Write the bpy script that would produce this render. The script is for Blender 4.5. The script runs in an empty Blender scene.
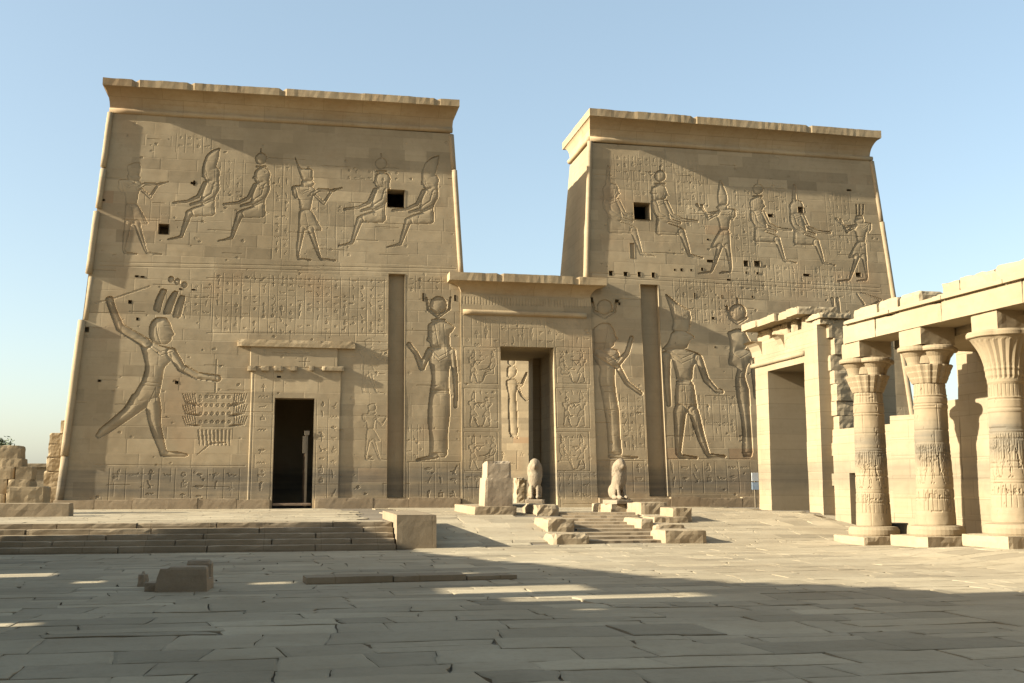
import bpy, bmesh, math, random
import numpy as np
from mathutils import Vector, noise as mnoise

S = bpy.context.scene
COL = S.collection
rad = math.radians
# ------------------------------------------------------------------ camera
F_PX, YAW, PIT, EYE = 1081.0, rad(11.3), math.atan(143.5 / 1081.0), 1.6
cam_d = bpy.data.cameras.new("camera")
cam_d.sensor_width = 36.0
cam_d.lens = F_PX / 1024 * 36.0
cam_d.clip_start = 0.1
cam_d.clip_end = 6000
cam = bpy.data.objects.new("camera", cam_d)
cam.location = (0, 0, EYE)
cam.rotation_euler = (math.pi / 2 + PIT, 0, -YAW)
COL.objects.link(cam)
S.camera = cam
# ------------------------------------------------------------------ sky, sun, exposure
SUN_EL, SUN_OFF = rad(22.5), rad(4.8)          # elevation; angle between the light and the pylon face
sun_dir = Vector((-math.cos(SUN_EL) * math.cos(SUN_OFF), -math.cos(SUN_EL) * math.sin(SUN_OFF), math.sin(SUN_EL)))
w = bpy.data.worlds.new("World")
S.world = w
w.use_nodes = True
wn = w.node_tree
bg = wn.nodes["Background"]
sky = wn.nodes.new("ShaderNodeTexSky")
sky.sky_type = 'NISHITA'
sky.sun_disc = False
sky.sun_elevation = SUN_EL
sky.sun_rotation = math.atan2(sun_dir.x, sun_dir.y)
sky.altitude = 100
sky.air_density = 1.0
sky.dust_density = 1.9
sky.ozone_density = 0.15
tint = wn.nodes.new("ShaderNodeMix")                 # slightly warmer, dustier sky
tint.data_type, tint.blend_type = 'RGBA', 'MULTIPLY'
tint.inputs[0].default_value = 1.0
tint.inputs[7].default_value = (1.0, 0.97, 0.925, 1)
wn.links.new(sky.outputs[0], tint.inputs[6])
veil = wn.nodes.new("ShaderNodeMix")                 # thin even dust veil over the whole sky
veil.data_type = 'RGBA'
veil.inputs[0].default_value = 0.32
veil.inputs[7].default_value = (2.0, 2.75, 3.15, 1)
wn.links.new(tint.outputs[2], veil.inputs[6])
wn.links.new(veil.outputs[2], bg.inputs[0])
bg.inputs[1].default_value = 0.088
sl = bpy.data.lights.new("sun", 'SUN')
sl.energy = 5.0
sl.angle = rad(0.55)
sl.color = (0.97, 0.925, 0.79)
so = bpy.data.objects.new("sun", sl)
so.rotation_euler = (-sun_dir).to_track_quat('-Z', 'Y').to_euler()
so.location = (-60, -10, 40)
COL.objects.link(so)
S.view_settings.view_transform = 'Standard'
S.view_settings.look = 'None'
S.view_settings.gamma = 1.0
S.view_settings.exposure = 1.62

# ------------------------------------------------------------------ measuring helpers (photo pixel -> point on a real plane)
_F = np.array([math.sin(YAW) * math.cos(PIT), math.cos(YAW) * math.cos(PIT), math.sin(PIT)])
_R = np.array([math.cos(YAW), -math.sin(YAW), 0.0])
_U = np.cross(_R, _F)
def ray(x, y):
    return _F + _R * (x - 512) / F_PX - _U * (y - 341.5) / F_PX
def onz(x, y, z=0.0):
    d = ray(x, y)
    return np.array([0, 0, EYE]) + d * (z - EYE) / d[2]
Y0, ZP, TB = 45.4, 0.65, math.tan(rad(5))      # foot of the pylon face, terrace level, batter
def face(x, y, off=0.0):                       # pixel -> (X, Z) on the battered face (moved off metres to the south)
    d = ray(x, y)
    t = (Y0 - off + (EYE - ZP) * TB) / (d[1] - d[2] * TB)
    p = np.array([0, 0, EYE]) + d * t
    return p[0], p[2]
def onx(x, y, X):                              # pixel -> (Y, Z) on the plane x = X
    d = ray(x, y)
    t = X / d[0]
    return d[1] * t, EYE + d[2] * t

# ------------------------------------------------------------------ object helpers
def mesh_obj(name, me, mat=None, parent=None, loc=(0, 0, 0), rotz=0.0):
    o = bpy.data.objects.new(name, me)
    COL.objects.link(o)
    o.location = loc
    o.rotation_euler = (0, 0, rotz)
    if mat is not None:
        me.materials.append(mat)
    if parent is not None:
        o.parent = parent
    return o
def tag(o, label, cat, group=None):
    o['label'] = label
    o['category'] = cat
    if group:
        o['group'] = group
    return o
def thing(name, label, cat, loc=(0, 0, 0), rotz=0.0, group=None):
    o = bpy.data.objects.new(name, None)
    o.empty_display_size = 0.3
    COL.objects.link(o)
    o.location = loc
    o.rotation_euler = (0, 0, rotz)
    return tag(o, label, cat, group)
def from_np(name, V, Q, attrs=None, smooth=False):
    me = bpy.data.meshes.new(name)
    V = np.asarray(V, np.float32)
    Q = np.asarray(Q, np.int32)
    n = Q.shape[1]
    me.vertices.add(len(V))
    me.vertices.foreach_set('co', V.ravel())
    me.loops.add(Q.size)
    me.loops.foreach_set('vertex_index', Q.ravel())
    me.polygons.add(len(Q))
    me.polygons.foreach_set('loop_start', np.arange(0, Q.size, n, dtype=np.int32))
    me.polygons.foreach_set('loop_total', np.full(len(Q), n, np.int32))
    me.polygons.foreach_set('use_smooth', np.full(len(Q), smooth))
    me.update(calc_edges=True)
    for k, a in (attrs or {}).items():
        at = me.attributes.new(k, 'FLOAT', 'POINT')
        at.data.foreach_set('value', np.asarray(a, np.float32).ravel())
    me.validate()
    return me
def bm_mesh(bm, name='mesh'):
    me = bpy.data.meshes.new(name)
    bmesh.ops.recalc_face_normals(bm, faces=bm.faces)
    bm.to_mesh(me)
    bm.free()
    return me
def add_box(bm, x0, x1, y0, y1, z0, z1):
    vs = [bm.verts.new(p) for p in ((x0, y0, z0), (x1, y0, z0), (x1, y1, z0), (x0, y1, z0),
                                    (x0, y0, z1), (x1, y0, z1), (x1, y1, z1), (x0, y1, z1))]
    for f in ((3, 2, 1, 0), (4, 5, 6, 7), (0, 1, 5, 4), (1, 2, 6, 5), (2, 3, 7, 6), (3, 0, 4, 7)):
        bm.faces.new([vs[i] for i in f])
    return vs
def frac(x, y, z, sc, seed):
    return mnoise.fractal(Vector((x * sc + seed * 7.3, y * sc + seed * 3.1, z * sc - seed * 5.7)), 0.6, 2.1, 4)
def rough_box(dx, dy, dz, seed=0, rough=0.02, chip=0.06, step=0.16, top=None, top_scale=(1.0, 1.0)):
    """a worn block of stone standing on z = 0, centred in x and y"""
    bm = bmesh.new()
    nx, ny, nz = [max(2, min(40, int(round(d / step)))) for d in (dx, dy, dz)]
    idx = {}
    def vert(i, j, k):
        key = (i, j, k)
        if key not in idx:
            idx[key] = bm.verts.new((i / nx - .5, j / ny - .5, k / nz))
        return idx[key]
    for i in range(nx):
        for j in range(ny):
            bm.faces.new([vert(i, j, 0), vert(i, j + 1, 0), vert(i + 1, j + 1, 0), vert(i + 1, j, 0)])
            bm.faces.new([vert(i, j, nz), vert(i + 1, j, nz), vert(i + 1, j + 1, nz), vert(i, j + 1, nz)])
    for i in range(nx):
        for k in range(nz):
            bm.faces.new([vert(i, 0, k), vert(i + 1, 0, k), vert(i + 1, 0, k + 1), vert(i, 0, k + 1)])
            bm.faces.new([vert(i, ny, k), vert(i, ny, k + 1), vert(i + 1, ny, k + 1), vert(i + 1, ny, k)])
    for j in range(ny):
        for k in range(nz):
            bm.faces.new([vert(0, j, k), vert(0, j, k + 1), vert(0, j + 1, k + 1), vert(0, j + 1, k)])
            bm.faces.new([vert(nx, j, k), vert(nx, j + 1, k), vert(nx, j + 1, k + 1), vert(nx, j, k + 1)])
    for (i, j, k), v in idx.items():
        u, q, t = v.co
        sx = 1 + (top_scale[0] - 1) * t
        sy = 1 + (top_scale[1] - 1) * t
        x, y, z = u * dx * sx, q * dy * sy, t * dz
        if top is not None:
            z = t * (dz + top(u, q))
        # pull edges and corners in, unevenly
        e = [(i in (0, nx)), (j in (0, ny)), k == nz]
        c = sum(e)
        n1 = frac(x, y, z, 1.7, seed)
        n2 = frac(x, y, z, 5.0, seed + 11)
        pull = chip * max(0.0, 0.35 + 1.2 * n1) * (0 if c < 2 else (0.6 if c == 2 else 1.0))
        if e[0]: x -= math.copysign(pull, u)
        if e[1]: y -= math.copysign(pull, q)
        if e[2]: z -= pull
        r = rough * (n1 + .5 * n2)
        x += r * (math.copysign(1, u) if e[0] else .3)
        y += r * (math.copysign(1, q) if e[1] else .3)
        if k > 0: z += r * .5
        v.co = (x, y, z)
    return bm_mesh(bm)

# ------------------------------------------------------------------ materials
def nt(name):
    m = bpy.data.materials.new(name)
    m.use_nodes = True
    t = m.node_tree
    return m, t, t.nodes["Principled BSDF"]
def nd(t, kind, **kw):
    n = t.nodes.new(kind)
    for k, v in kw.items():
        setattr(n, k, v)
    return n
def mixc(t, fac, a, b, blend='MIX'):
    n = nd(t, 'ShaderNodeMix', data_type='RGBA', blend_type=blend)
    for sock, val in ((0, fac), (6, a), (7, b)):
        if isinstance(val, bpy.types.NodeSocket):
            t.links.new(val, n.inputs[sock])
        elif sock == 0:
            n.inputs[0].default_value = val
        else:
            n.inputs[sock].default_value = (*val, 1)
    return n.outputs[2]
def ramp(t, src, a, b, lo=0.0, hi=1.0):
    n = nd(t, 'ShaderNodeMapRange')
    n.inputs[1].default_value, n.inputs[2].default_value = a, b
    n.inputs[3].default_value, n.inputs[4].default_value = lo, hi
    t.links.new(src, n.inputs[0])
    return n.outputs[0]
def noise(t, vec, scale, detail=5, rough=0.6, dist=0.0):
    n = nd(t, 'ShaderNodeTexNoise')
    n.inputs['Scale'].default_value = scale
    n.inputs['Detail'].default_value = detail
    n.inputs['Roughness'].default_value = rough
    n.inputs['Distortion'].default_value = dist
    t.links.new(vec, n.inputs['Vector'])
    return n.outputs['Fac']
def math_n(t, op, a, b=0.0):
    n = nd(t, 'ShaderNodeMath', operation=op)
    for i, v in enumerate((a, b)):
        if isinstance(v, bpy.types.NodeSocket):
            t.links.new(v, n.inputs[i])
        else:
            n.inputs[i].default_value = v
    return n.outputs[0]
def stone(name, base, light, dark, tone=False, brick=None, bump=0.35, grain=18.0, stain=None, world=True, bdist=0.02, red=0.0):
    """sandstone: broad blotches, bed lines, fine grain, optional blocks and an old water line"""
    m, t, p = nt(name)
    geo = nd(t, 'ShaderNodeNewGeometry')
    vec = geo.outputs['Position'] if world else nd(t, 'ShaderNodeTexCoord').outputs['Object']
    n1 = noise(t, vec, 0.55, 6, 0.62, 0.3)
    n2 = noise(t, vec, 4.0, 6, 0.65)
    n3 = noise(t, vec, grain * 2, 4, 0.7)
    c = mixc(t, ramp(t, n1, 0.35, 0.68), base, light)
    c = mixc(t, ramp(t, n2, 0.5, 0.85, 0, 0.55), c, dark)
    c = mixc(t, ramp(t, n3, 0.48, 0.75, 0, 0.32), c, dark)
    n0 = noise(t, vec, 0.16, 5, 0.65)
    c = mixc(t, ramp(t, n0, 0.48, 0.68, 0, 0.6), c, dark)
    # horizontal bedding streaks
    mp = nd(t, 'ShaderNodeMapping')
    mp.inputs['Scale'].default_value = (0.25, 0.25, 5.0)
    t.links.new(vec, mp.inputs[0])
    n4 = noise(t, mp.outputs[0], 1.6, 5, 0.6)
    c = mixc(t, ramp(t, n4, 0.52, 0.78, 0, 0.35), c, dark)
    if red:
        n5 = noise(t, vec, 0.35, 3, 0.5)
        c = mixc(t, ramp(t, n5, 0.58, 0.72, 0, red), c, (base[0] * .95, base[1] * .72, base[2] * .6))
    if tone:
        at = nd(t, 'ShaderNodeAttribute', attribute_name='tone')
        g = ramp(t, at.outputs['Fac'], 0, 1, 0.71, 1.17)
        cmb = nd(t, 'ShaderNodeCombineColor')
        for i in range(3):
            t.links.new(g, cmb.inputs[i])
        c = mixc(t, 1.0, c, cmb.outputs[0], 'MULTIPLY')
        ar = nd(t, 'ShaderNodeAttribute', attribute_name='red')
        c = mixc(t, ar.outputs['Fac'], c, (base[0] * .9, base[1] * .66, base[2] * .55))
    hgt = math_n(t, 'ADD', math_n(t, 'MULTIPLY', n2, 0.6), math_n(t, 'MULTIPLY', n3, 0.4))
    if brick:
        bw, bh, axes = brick
        sep = nd(t, 'ShaderNodeSeparateXYZ')
        t.links.new(vec, sep.inputs[0])
        cb = nd(t, 'ShaderNodeCombineXYZ')
        t.links.new(sep.outputs[axes], cb.inputs[0])
        t.links.new(sep.outputs[2], cb.inputs[1])
        br = nd(t, 'ShaderNodeTexBrick')
        br.inputs['Scale'].default_value = 1.0
        br.inputs['Mortar Size'].default_value = 0.012
        br.inputs['Mortar Smooth'].default_value = 0.4
        br.inputs['Brick Width'].default_value = bw
        br.inputs['Row Height'].default_value = bh
        br.inputs['Bias'].default_value = -0.1
        br.inputs['Color1'].default_value = (0.8, 0.8, 0.8, 1)
        br.inputs['Color2'].default_value = (1.08, 1.05, 1.0, 1)
        br.inputs['Mortar'].default_value = (0.5, 0.47, 0.42, 1)
        t.links.new(cb.outputs[0], br.inputs['Vector'])
        c = mixc(t, 0.5, c, br.outputs['Color'], 'MULTIPLY')
        hgt = math_n(t, 'SUBTRACT', hgt, math_n(t, 'MULTIPLY', br.outputs['Fac'], 0.8))
    if stain:
        z0, z1, amt, scol = stain
        sep2 = nd(t, 'ShaderNodeSeparateXYZ')
        t.links.new(geo.outputs['Position'], sep2.inputs[0])
        zz = math_n(t, 'ADD', sep2.outputs[2], math_n(t, 'MULTIPLY', math_n(t, 'SUBTRACT', noise(t, vec, 1.3, 5, 0.7), 0.5), 0.7))
        up = ramp(t, zz, z0 - 0.25, z0 + 0.2)
        dn = ramp(t, zz, z1 - 0.15, z1 + 0.35, 1, 0)
        mk = math_n(t, 'MULTIPLY', math_n(t, 'MULTIPLY', up, dn), ramp(t, noise(t, mp.outputs[0], 0.9, 4, .6), 0.3, 0.62, 0.35, 1.0))
        c = mixc(t, math_n(t, 'MULTIPLY', mk, amt), c, scol)
    t.links.new(c, p.inputs['Base Color'])
    p.inputs['Roughness'].default_value = 0.93
    p.inputs['Specular IOR Level'].default_value = 0.15
    b = nd(t, 'ShaderNodeBump')
    b.inputs['Strength'].default_value = bump
    b.inputs['Distance'].default_value = bdist
    t.links.new(hgt, b.inputs['Height'])
    t.links.new(b.outputs[0], p.inputs['Normal'])
    return m

GREY = (0.075, 0.070, 0.060)
M_PYL = stone('pylon_sandstone', (0.304, 0.226, 0.132), (0.347, 0.266, 0.162), (0.229, 0.169, 0.096), tone=True, bump=0.16, stain=(1.2, 2.2, 0.68, GREY), bdist=0.012, red=0.25)
M_SIDE = stone('pylon_side_sandstone', (0.304, 0.230, 0.135), (0.347, 0.271, 0.162), (0.229, 0.169, 0.096), brick=(1.5, 0.52, 1), bump=0.2, stain=(1.2, 2.2, 0.68, GREY))
M_CORN = stone('cornice_sandstone', (0.341, 0.249, 0.140), (0.407, 0.310, 0.188), (0.246, 0.154, 0.076), brick=(1.7, 9.0, 0), bump=0.2, red=0.4)
M_GATE = stone('gate_sandstone', (0.272, 0.211, 0.130), (0.305, 0.242, 0.154), (0.226, 0.168, 0.098), brick=(1.6, 0.6, 1), bump=0.25, stain=(1.5, 2.3, 0.4, GREY))
M_COLN = stone('column_sandstone', (0.251, 0.189, 0.114), (0.289, 0.222, 0.138), (0.195, 0.144, 0.083), bump=0.22, stain=(2.2, 3.0, 0.8, (0.115, 0.10, 0.075)))
M_BEAM = stone('beam_sandstone', (0.271, 0.209, 0.128), (0.305, 0.243, 0.155), (0.222, 0.165, 0.096), bump=0.3)
M_BLK = stone('block_sandstone', (0.284, 0.215, 0.131), (0.323, 0.251, 0.160), (0.206, 0.149, 0.087), bump=0.45)
M_RUIN = stone('ruin_stone', (0.294, 0.219, 0.127), (0.339, 0.259, 0.156), (0.213, 0.149, 0.081), bump=0.45)
M_LION = stone('lion_stone', (0.225, 0.172, 0.112), (0.260, 0.203, 0.135), (0.150, 0.110, 0.068), bump=0.7, bdist=.03)
M_BROWN = stone('brown_block', (0.257, 0.193, 0.124), (0.294, 0.225, 0.146), (0.176, 0.127, 0.081), bump=0.45)
M_PED = stone('pedestal_granite', (0.286, 0.219, 0.142), (0.323, 0.251, 0.168), (0.213, 0.157, 0.101), bump=0.4)
M_PAVE = stone('paving_stone', (0.325, 0.262, 0.168), (0.375, 0.308, 0.205), (0.225, 0.172, 0.105), tone=True, bump=0.5, bdist=0.02, grain=9.0)
M_SAND = stone('joint_sand', (0.158, 0.126, 0.087), (0.200, 0.162, 0.114), (0.091, 0.072, 0.051), bump=0.5)
M_STEP = stone('step_stone', (0.255, 0.193, 0.119), (0.297, 0.231, 0.150), (0.177, 0.126, 0.074), brick=(1.4, 9.0, 0), bump=0.35)
M_WALLX = stone('court_wall_stone', (0.309, 0.247, 0.160), (0.353, 0.284, 0.190), (0.243, 0.181, 0.109), brick=(1.5, 0.55, 1), bump=0.4)
def plain(name, col, rough=0.6, metal=0.0):
    m, t, p = nt(name)
    vec = nd(t, 'ShaderNodeTexCoord').outputs['Object']
    n = noise(t, vec, 9.0, 5, 0.7)
    c = mixc(t, ramp(t, n, 0.4, 0.75, 0, 0.6), col, tuple(v * 0.6 for v in col))
    t.links.new(c, p.inputs['Base Color'])
    p.inputs['Roughness'].default_value = rough
    p.inputs['Metallic'].default_value = metal
    return m
M_DARK = plain('dark_plastic', (0.02, 0.022, 0.022), 0.5)
M_WHITE = plain('white_plastic', (0.5, 0.5, 0.48), 0.5)
M_WOOD = plain('door_wood', (0.16, 0.10, 0.055), 0.7)
M_BRASS = plain('weathered_metal', (0.17, 0.13, 0.08), 0.6, 0.0)
M_BLUE = plain('sign_paint', (0.30, 0.36, 0.42), 0.5)
M_LEAF = plain('leaf_green', (0.075, 0.095, 0.04), 0.8)
M_BARK = plain('bark_brown', (0.14, 0.10, 0.07), 0.9)

# ------------------------------------------------------------------ carved wall: a height field on a real wall
def chaikin(P, n=2):
    P = np.asarray(P, float)
    for _ in range(n):
        Q = np.roll(P, -1, 0)
        P = np.stack([P * .86 + Q * .14, P * .14 + Q * .86], 1).reshape(-1, 2)
    return P
def sd_limb(X, Z, pts):
    d = np.full(X.shape, 1e9)
    if len(pts) == 1:
        return np.hypot(X - pts[0][0], Z - pts[0][1]) - pts[0][2]
    for (ax, az, ar), (bx, bz, br) in zip(pts[:-1], pts[1:]):
        vx, vz = bx - ax, bz - az
        t = np.clip(((X - ax) * vx + (Z - az) * vz) / (vx * vx + vz * vz + 1e-9), 0, 1)
        d = np.minimum(d, np.hypot(X - ax - t * vx, Z - az - t * vz) - (ar + t * (br - ar)))
    return d
def sd_poly(X, Z, P):
    d = np.full(X.shape, 1e9)
    ins = np.zeros(X.shape, bool)
    n = len(P)
    for i in range(n):
        ax, az = P[i]
        bx, bz = P[(i + 1) % n]
        vx, vz = bx - ax, bz - az
        t = np.clip(((X - ax) * vx + (Z - az) * vz) / (vx * vx + vz * vz + 1e-9), 0, 1)
        d = np.minimum(d, np.hypot(X - ax - t * vx, Z - az - t * vz))
        cr = (az > Z) != (bz > Z)
        xi = ax + (Z - az) * vx / (vz if abs(vz) > 1e-9 else 1e-9)
        ins ^= cr & (X < xi)
    return np.where(ins, -d, d)
def snapped(a, b, step, extra):
    g = np.linspace(a, b, int(round((b - a) / step)) + 1)
    ex = np.array(sorted(set([e for e in extra if a < e < b] + [a, b])))
    keep = np.min(np.abs(g[:, None] - ex[None, :]), 1) > step * 0.45
    g = np.sort(np.concatenate([g[keep], ex]))
    return g[np.concatenate([[True], np.diff(g) > 1e-4])]
def sign(k, cx, cz, a, m):
    """one carved sign about 2a across: bird, reed, water, loop cross, basket, snake, seated man, eye, disk, feather, mouth, stool"""
    q = lambda x, z, r=None: (cx + m * x * a, cz + z * a) + (() if r is None else (r * a + .008,))
    L = lambda *p: ('limb', [q(*t) for t in p])
    O = lambda *p: ('poly', [q(*t) for t in p])
    if k == 0:
        return [O((-.9, -.5), (-.1, -.35), (.35, .2), (.45, .6), (.7, .8), (.95, .6), (.7, .45), (.6, -.1), (.2, -.55), (-.5, -.6)), L((.15, -.5, .08), (.15, -1, .07), (.45, -1, .06)), L((-.1, -.5, .08), (-.1, -1, .07))]
    if k == 1:
        return [L((0, -1, .08), (.05, -.2, .14), (.15, .6, .22), (.35, 1, .08))]
    if k == 2:
        return [L((-1, -.1, .09), (-.6, .2, .09), (-.25, -.1, .09), (.1, .2, .09), (.45, -.1, .09), (.8, .2, .09), (1, 0, .08))]
    if k == 3:
        return [L((0, -1, .1), (0, .1, .1)), L((-.5, .1, .1), (.5, .1, .1)), L((0, .15, .08), (-.3, .55, .09), (0, .95, .09), (.3, .55, .09), (0, .15, .08))]
    if k == 4:
        return [O((-.9, .2), (.9, .2), (.7, -.2), (.3, -.45), (-.3, -.45), (-.7, -.2))]
    if k == 5:
        return [L((-1, -.2, .1), (-.5, -.3, .11), (0, -.1, .11), (.5, -.3, .11), (.75, .2, .12), (1, .25, .07))]
    if k == 6:
        return [L((.1, .75, .22)), O((-.35, .45), (.3, .5), (.35, -.2), (.8, -.25), (.75, -.9), (-.5, -.9)), L((.25, .3, .09), (.75, .3, .08))]
    if k == 7:
        return [O((-.9, 0), (-.3, .35), (.3, .35), (.9, .05), (.3, -.3), (-.3, -.3)), L((-.2, -.3, .08), (-.4, -.8, .07))]
    if k == 8:
        return [L((0, 0, .5))]
    if k == 9:
        return [O((-.15, -1), (.15, -1), (.3, .3), (.55, .8), (.2, 1), (-.25, .6), (-.25, -.2))]
    if k == 10:
        return [O((-.95, 0), (-.4, .28), (.4, .28), (.95, 0), (.4, -.28), (-.4, -.28)), L((0, -.8, .12))]
    return [O((-.6, -.6), (.6, -.6), (.6, .5), (-.6, .5)), L((0, .85, .12))]
class Wall:
    def __init__(self, u0, u1, z0, z1, step, holes=(), seed=1, course=0.52, blk=(0.9, 1.8), joint=0.003, und=0.004):
        # holes: (ua, ub, za, zb, depth)
        self.holes = [tuple(h) for h in holes]
        self.u = snapped(u0, u1, step, [h[i] for h in holes for i in (0, 1)])
        self.z = snapped(z0, z1, step, [h[i] for h in holes for i in (2, 3)])
        self.X, self.Z = np.meshgrid(self.u, self.z)
        self.H = np.zeros(self.X.shape)
        self.tone = np.zeros(self.X.shape)
        self.red = np.zeros(self.X.shape)
        r = np.random.RandomState(seed)
        self.r = r
        zz = z0
        while zz < z1:
            h = course * r.uniform(0.85, 1.15)
            rows = (self.z >= zz - 1e-6) & (self.z < zz + h)
            js = [u0 - r.uniform(0, 1.2)]
            while js[-1] < u1:
                js.append(js[-1] + r.uniform(*blk))
            js = np.array(js)
            k = np.clip(np.searchsorted(js, self.u) - 1, 0, len(js) - 1)
            tone = np.clip(r.normal(0.5, 0.17, len(js)), 0, 1) + r.normal(0, 0.06)
            off = r.uniform(-0.0022, 0.0022, len(js))
            red = np.where(r.rand(len(js)) < 0.014, r.uniform(.2, .5, len(js)), 0)
            hv = off[k]
            dj = np.min(np.abs(self.u[:, None] - js[None, :]), 1)
            vj = -joint * np.exp(-(dj / (step * .8)) ** 2) * (0.6 + 0.8 * r.rand())
            if rows.any():
                self.tone[rows] += tone[k]
                self.red[rows] += red[k]
                self.H[rows] += hv + vj
                first = np.argmax(rows)
                self.H[first] -= joint * (0.7 + 0.9 * r.rand())
            zz += h
        # soft undulation
        for s, a in ((1.1, und), (0.45, und * .5), (0.2, und * .22)):
            nu, nz = int((u1 - u0) / s) + 3, int((z1 - z0) / s) + 3
            g = r.normal(0, 1, (nz, nu))
            fu, fz = (self.u - u0) / s, (self.z - z0) / s
            iu, iz = fu.astype(int), fz.astype(int)
            tu, tz = fu - iu, fz - iz
            tu, tz = tu * tu * (3 - 2 * tu), tz * tz * (3 - 2 * tz)
            A = g[np.ix_(iz, iu)] * (1 - tu) + g[np.ix_(iz, iu + 1)] * tu
            B = g[np.ix_(iz + 1, iu)] * (1 - tu) + g[np.ix_(iz + 1, iu + 1)] * tu
            self.H += a * (A * (1 - tz[:, None]) + B * tz[:, None])
    def win(self, a, b, c, d):
        i0, i1 = np.searchsorted(self.u, [a, b])
        j0, j1 = np.searchsorted(self.z, [c, d])
        return slice(j0, j1), slice(i0, i1)
    def carve(self, prims, depth, w, groove=0.35, gw=0.03):
        """prims: ('limb', [(u, z, r), ...]) or ('poly', [(u, z), ...]) in wall metres: one sunk figure"""
        allp = [(q[0], q[1]) for p in prims for q in p[1]]
        rr = max([q[2] for p in prims if p[0] == 'limb' for q in p[1]] + [0]) + 0.1
        us, zs = [q[0] for q in allp], [q[1] for q in allp]
        sl_ = self.win(min(us) - rr, max(us) + rr, min(zs) - rr, max(zs) + rr)
        X, Z = self.X[sl_], self.Z[sl_]
        if X.size == 0:
            return
        D = [sd_limb(X, Z, p[1]) if p[0] == 'limb' else sd_poly(X, Z, chaikin(p[1], 1 if len(p[1]) < 16 else 0)) for p in prims]
        d = np.minimum.reduce(D)
        ins = d < 0
        h = np.where(ins, -depth + depth * 0.92 * (1 - np.exp(d / w)), 0.0)
        if groove and len(D) > 1:
            for e in [q for q, p in zip(D, prims) if p[0] == 'limb']:
                h -= np.where(ins & (d < -gw * .6), groove * depth * np.exp(-(e / gw) ** 2), 0)
        h = np.where(ins & (depth > .02), h - .0016 * np.sin(X * 17 + 3 * np.sin(Z * 7)) * np.sin(Z * 13), h)
        self.H[sl_] += h * (0.85 + 0.3 * np.sin(X * 1.9 + Z * 2.3) * np.sin(Z * 3.1 - X * 1.2))
    def line(self, a, b, r, depth):
        x0, x1, z0, z1 = min(a[0], b[0]) - r * 2, max(a[0], b[0]) + r * 2, min(a[1], b[1]) - r * 2, max(a[1], b[1]) + r * 2
        sl_ = self.win(x0, x1, z0, z1)
        X, Z = self.X[sl_], self.Z[sl_]
        if X.size:
            self.H[sl_] -= depth * np.clip(1.4 - np.maximum(sd_limb(X, Z, [(*a, r), (*b, r)]) + r, 0) / r, 0, 1)
    def glyphs(self, u0, u1, z0, z1, colw=0.42, cell=0.3, depth=0.012, lines=True, fill=0.8):
        if u1 < u0: u0, u1 = u1, u0
        if z1 < z0: z0, z1 = z1, z0
        n = max(1, int(round((u1 - u0) / colw)))
        cw = (u1 - u0) / n
        r = self.r
        for i in range(n + 1):
            if lines:
                self.line((u0 + i * cw, z0), (u0 + i * cw, z1), 0.014, depth * 0.8)
        for i in range(n):
            z = z1 - cell * .5
            while z > z0 + cell * .3:
                if r.rand() < fill:
                    cx = u0 + (i + .5) * cw
                    s = min(cw, cell) * .5
                    P = sign(r.randint(12), cx, z, r.uniform(.62, .9) * s, r.choice((-1, 1)))
                    self.carve(P, depth * r.uniform(.9, 1.7), 0.05, 0)
                z -= cell * r.uniform(.8, 1.3)
    def wear(self, n, smin=.03, smax=.10, dep=.025):
        r = self.r
        for _ in range(n):
            x, z = r.uniform(self.u[0], self.u[-1]), r.uniform(self.z[0], self.z[-1])
            a = r.uniform(smin, smax)
            pts = [(x + a * r.uniform(.5, 1.2) * math.cos(t), z + a * r.uniform(.4, .9) * math.sin(t)) for t in np.linspace(0, 5.6, 8)]
            self.carve([('poly', pts)], dep * r.uniform(.3, 1), .10, 0)
        for _ in range(n // 5):                    # opened joints
            x, z = r.uniform(self.u[0], self.u[-1]), self.z[np.argmin(np.abs(self.z - r.uniform(self.z[0], self.z[-1])))]
            self.line((x, z), (x + r.uniform(.3, 1.6), z + r.uniform(-.01, .01)), .012, .018)
    def mesh(self, name, pos, clip=None, back=None, scale_attr=True):
        """pos(u, z, h) -> x, y, z arrays.  clip(z) -> (lo, hi) cuts the sides to a battered outline"""
        U = self.X.copy()
        if clip:
            lo, hi = clip(self.Z)
            U = np.clip(U, lo, hi)
        x, y, z = pos(U, self.Z, self.H)
        V = np.stack([x, y, z], -1).reshape(-1, 3)
        nz, nu = self.X.shape
        I = np.arange(nz * nu).reshape(nz, nu)
        Q = np.stack([I[:-1, :-1], I[:-1, 1:], I[1:, 1:], I[1:, :-1]], -1)
        ok = np.ones((nz - 1, nu - 1), bool)
        cu, cz = (self.u[:-1] + self.u[1:]) / 2, (self.z[:-1] + self.z[1:]) / 2
        for (a, b, c, d, dep) in self.holes:
            ok &= ~(((cu > a) & (cu < b))[None, :] & ((cz > c) & (cz < d))[:, None])
        if clip:
            ok &= ((U[:-1, 1:] - U[:-1, :-1]) + (U[1:, 1:] - U[1:, :-1])) > 1e-5
        Q = Q[ok]
        # linings of the openings
        ev, eq = [], []
        base = len(V)
        for (a, b, c, d, dep) in self.holes:
            if dep <= 0:
                continue
            room = dep > 1.0
            dr_ = 4.4 if dep > 3 else 2.4
            if room: dep = .8
            us = np.array([a, b, b, a]); zs = np.array([c, c, d, d])
            f = np.stack(pos(us, zs, np.full(4, 0.012)), -1)
            g = np.stack(pos(us, zs, np.full(4, -dep)), -1)
            if dep > 0.5:                              # deep openings run level, not along the batter
                pass
            k = base + len(ev)
            ev += list(f) + list(g)
            for i in range(4):
                j = (i + 1) % 4
                eq.append([k + i, k + 4 + i, k + 4 + j, k + j])
            if not room:
                eq.append([k + 4, k + 5, k + 6, k + 7])
                continue
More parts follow.
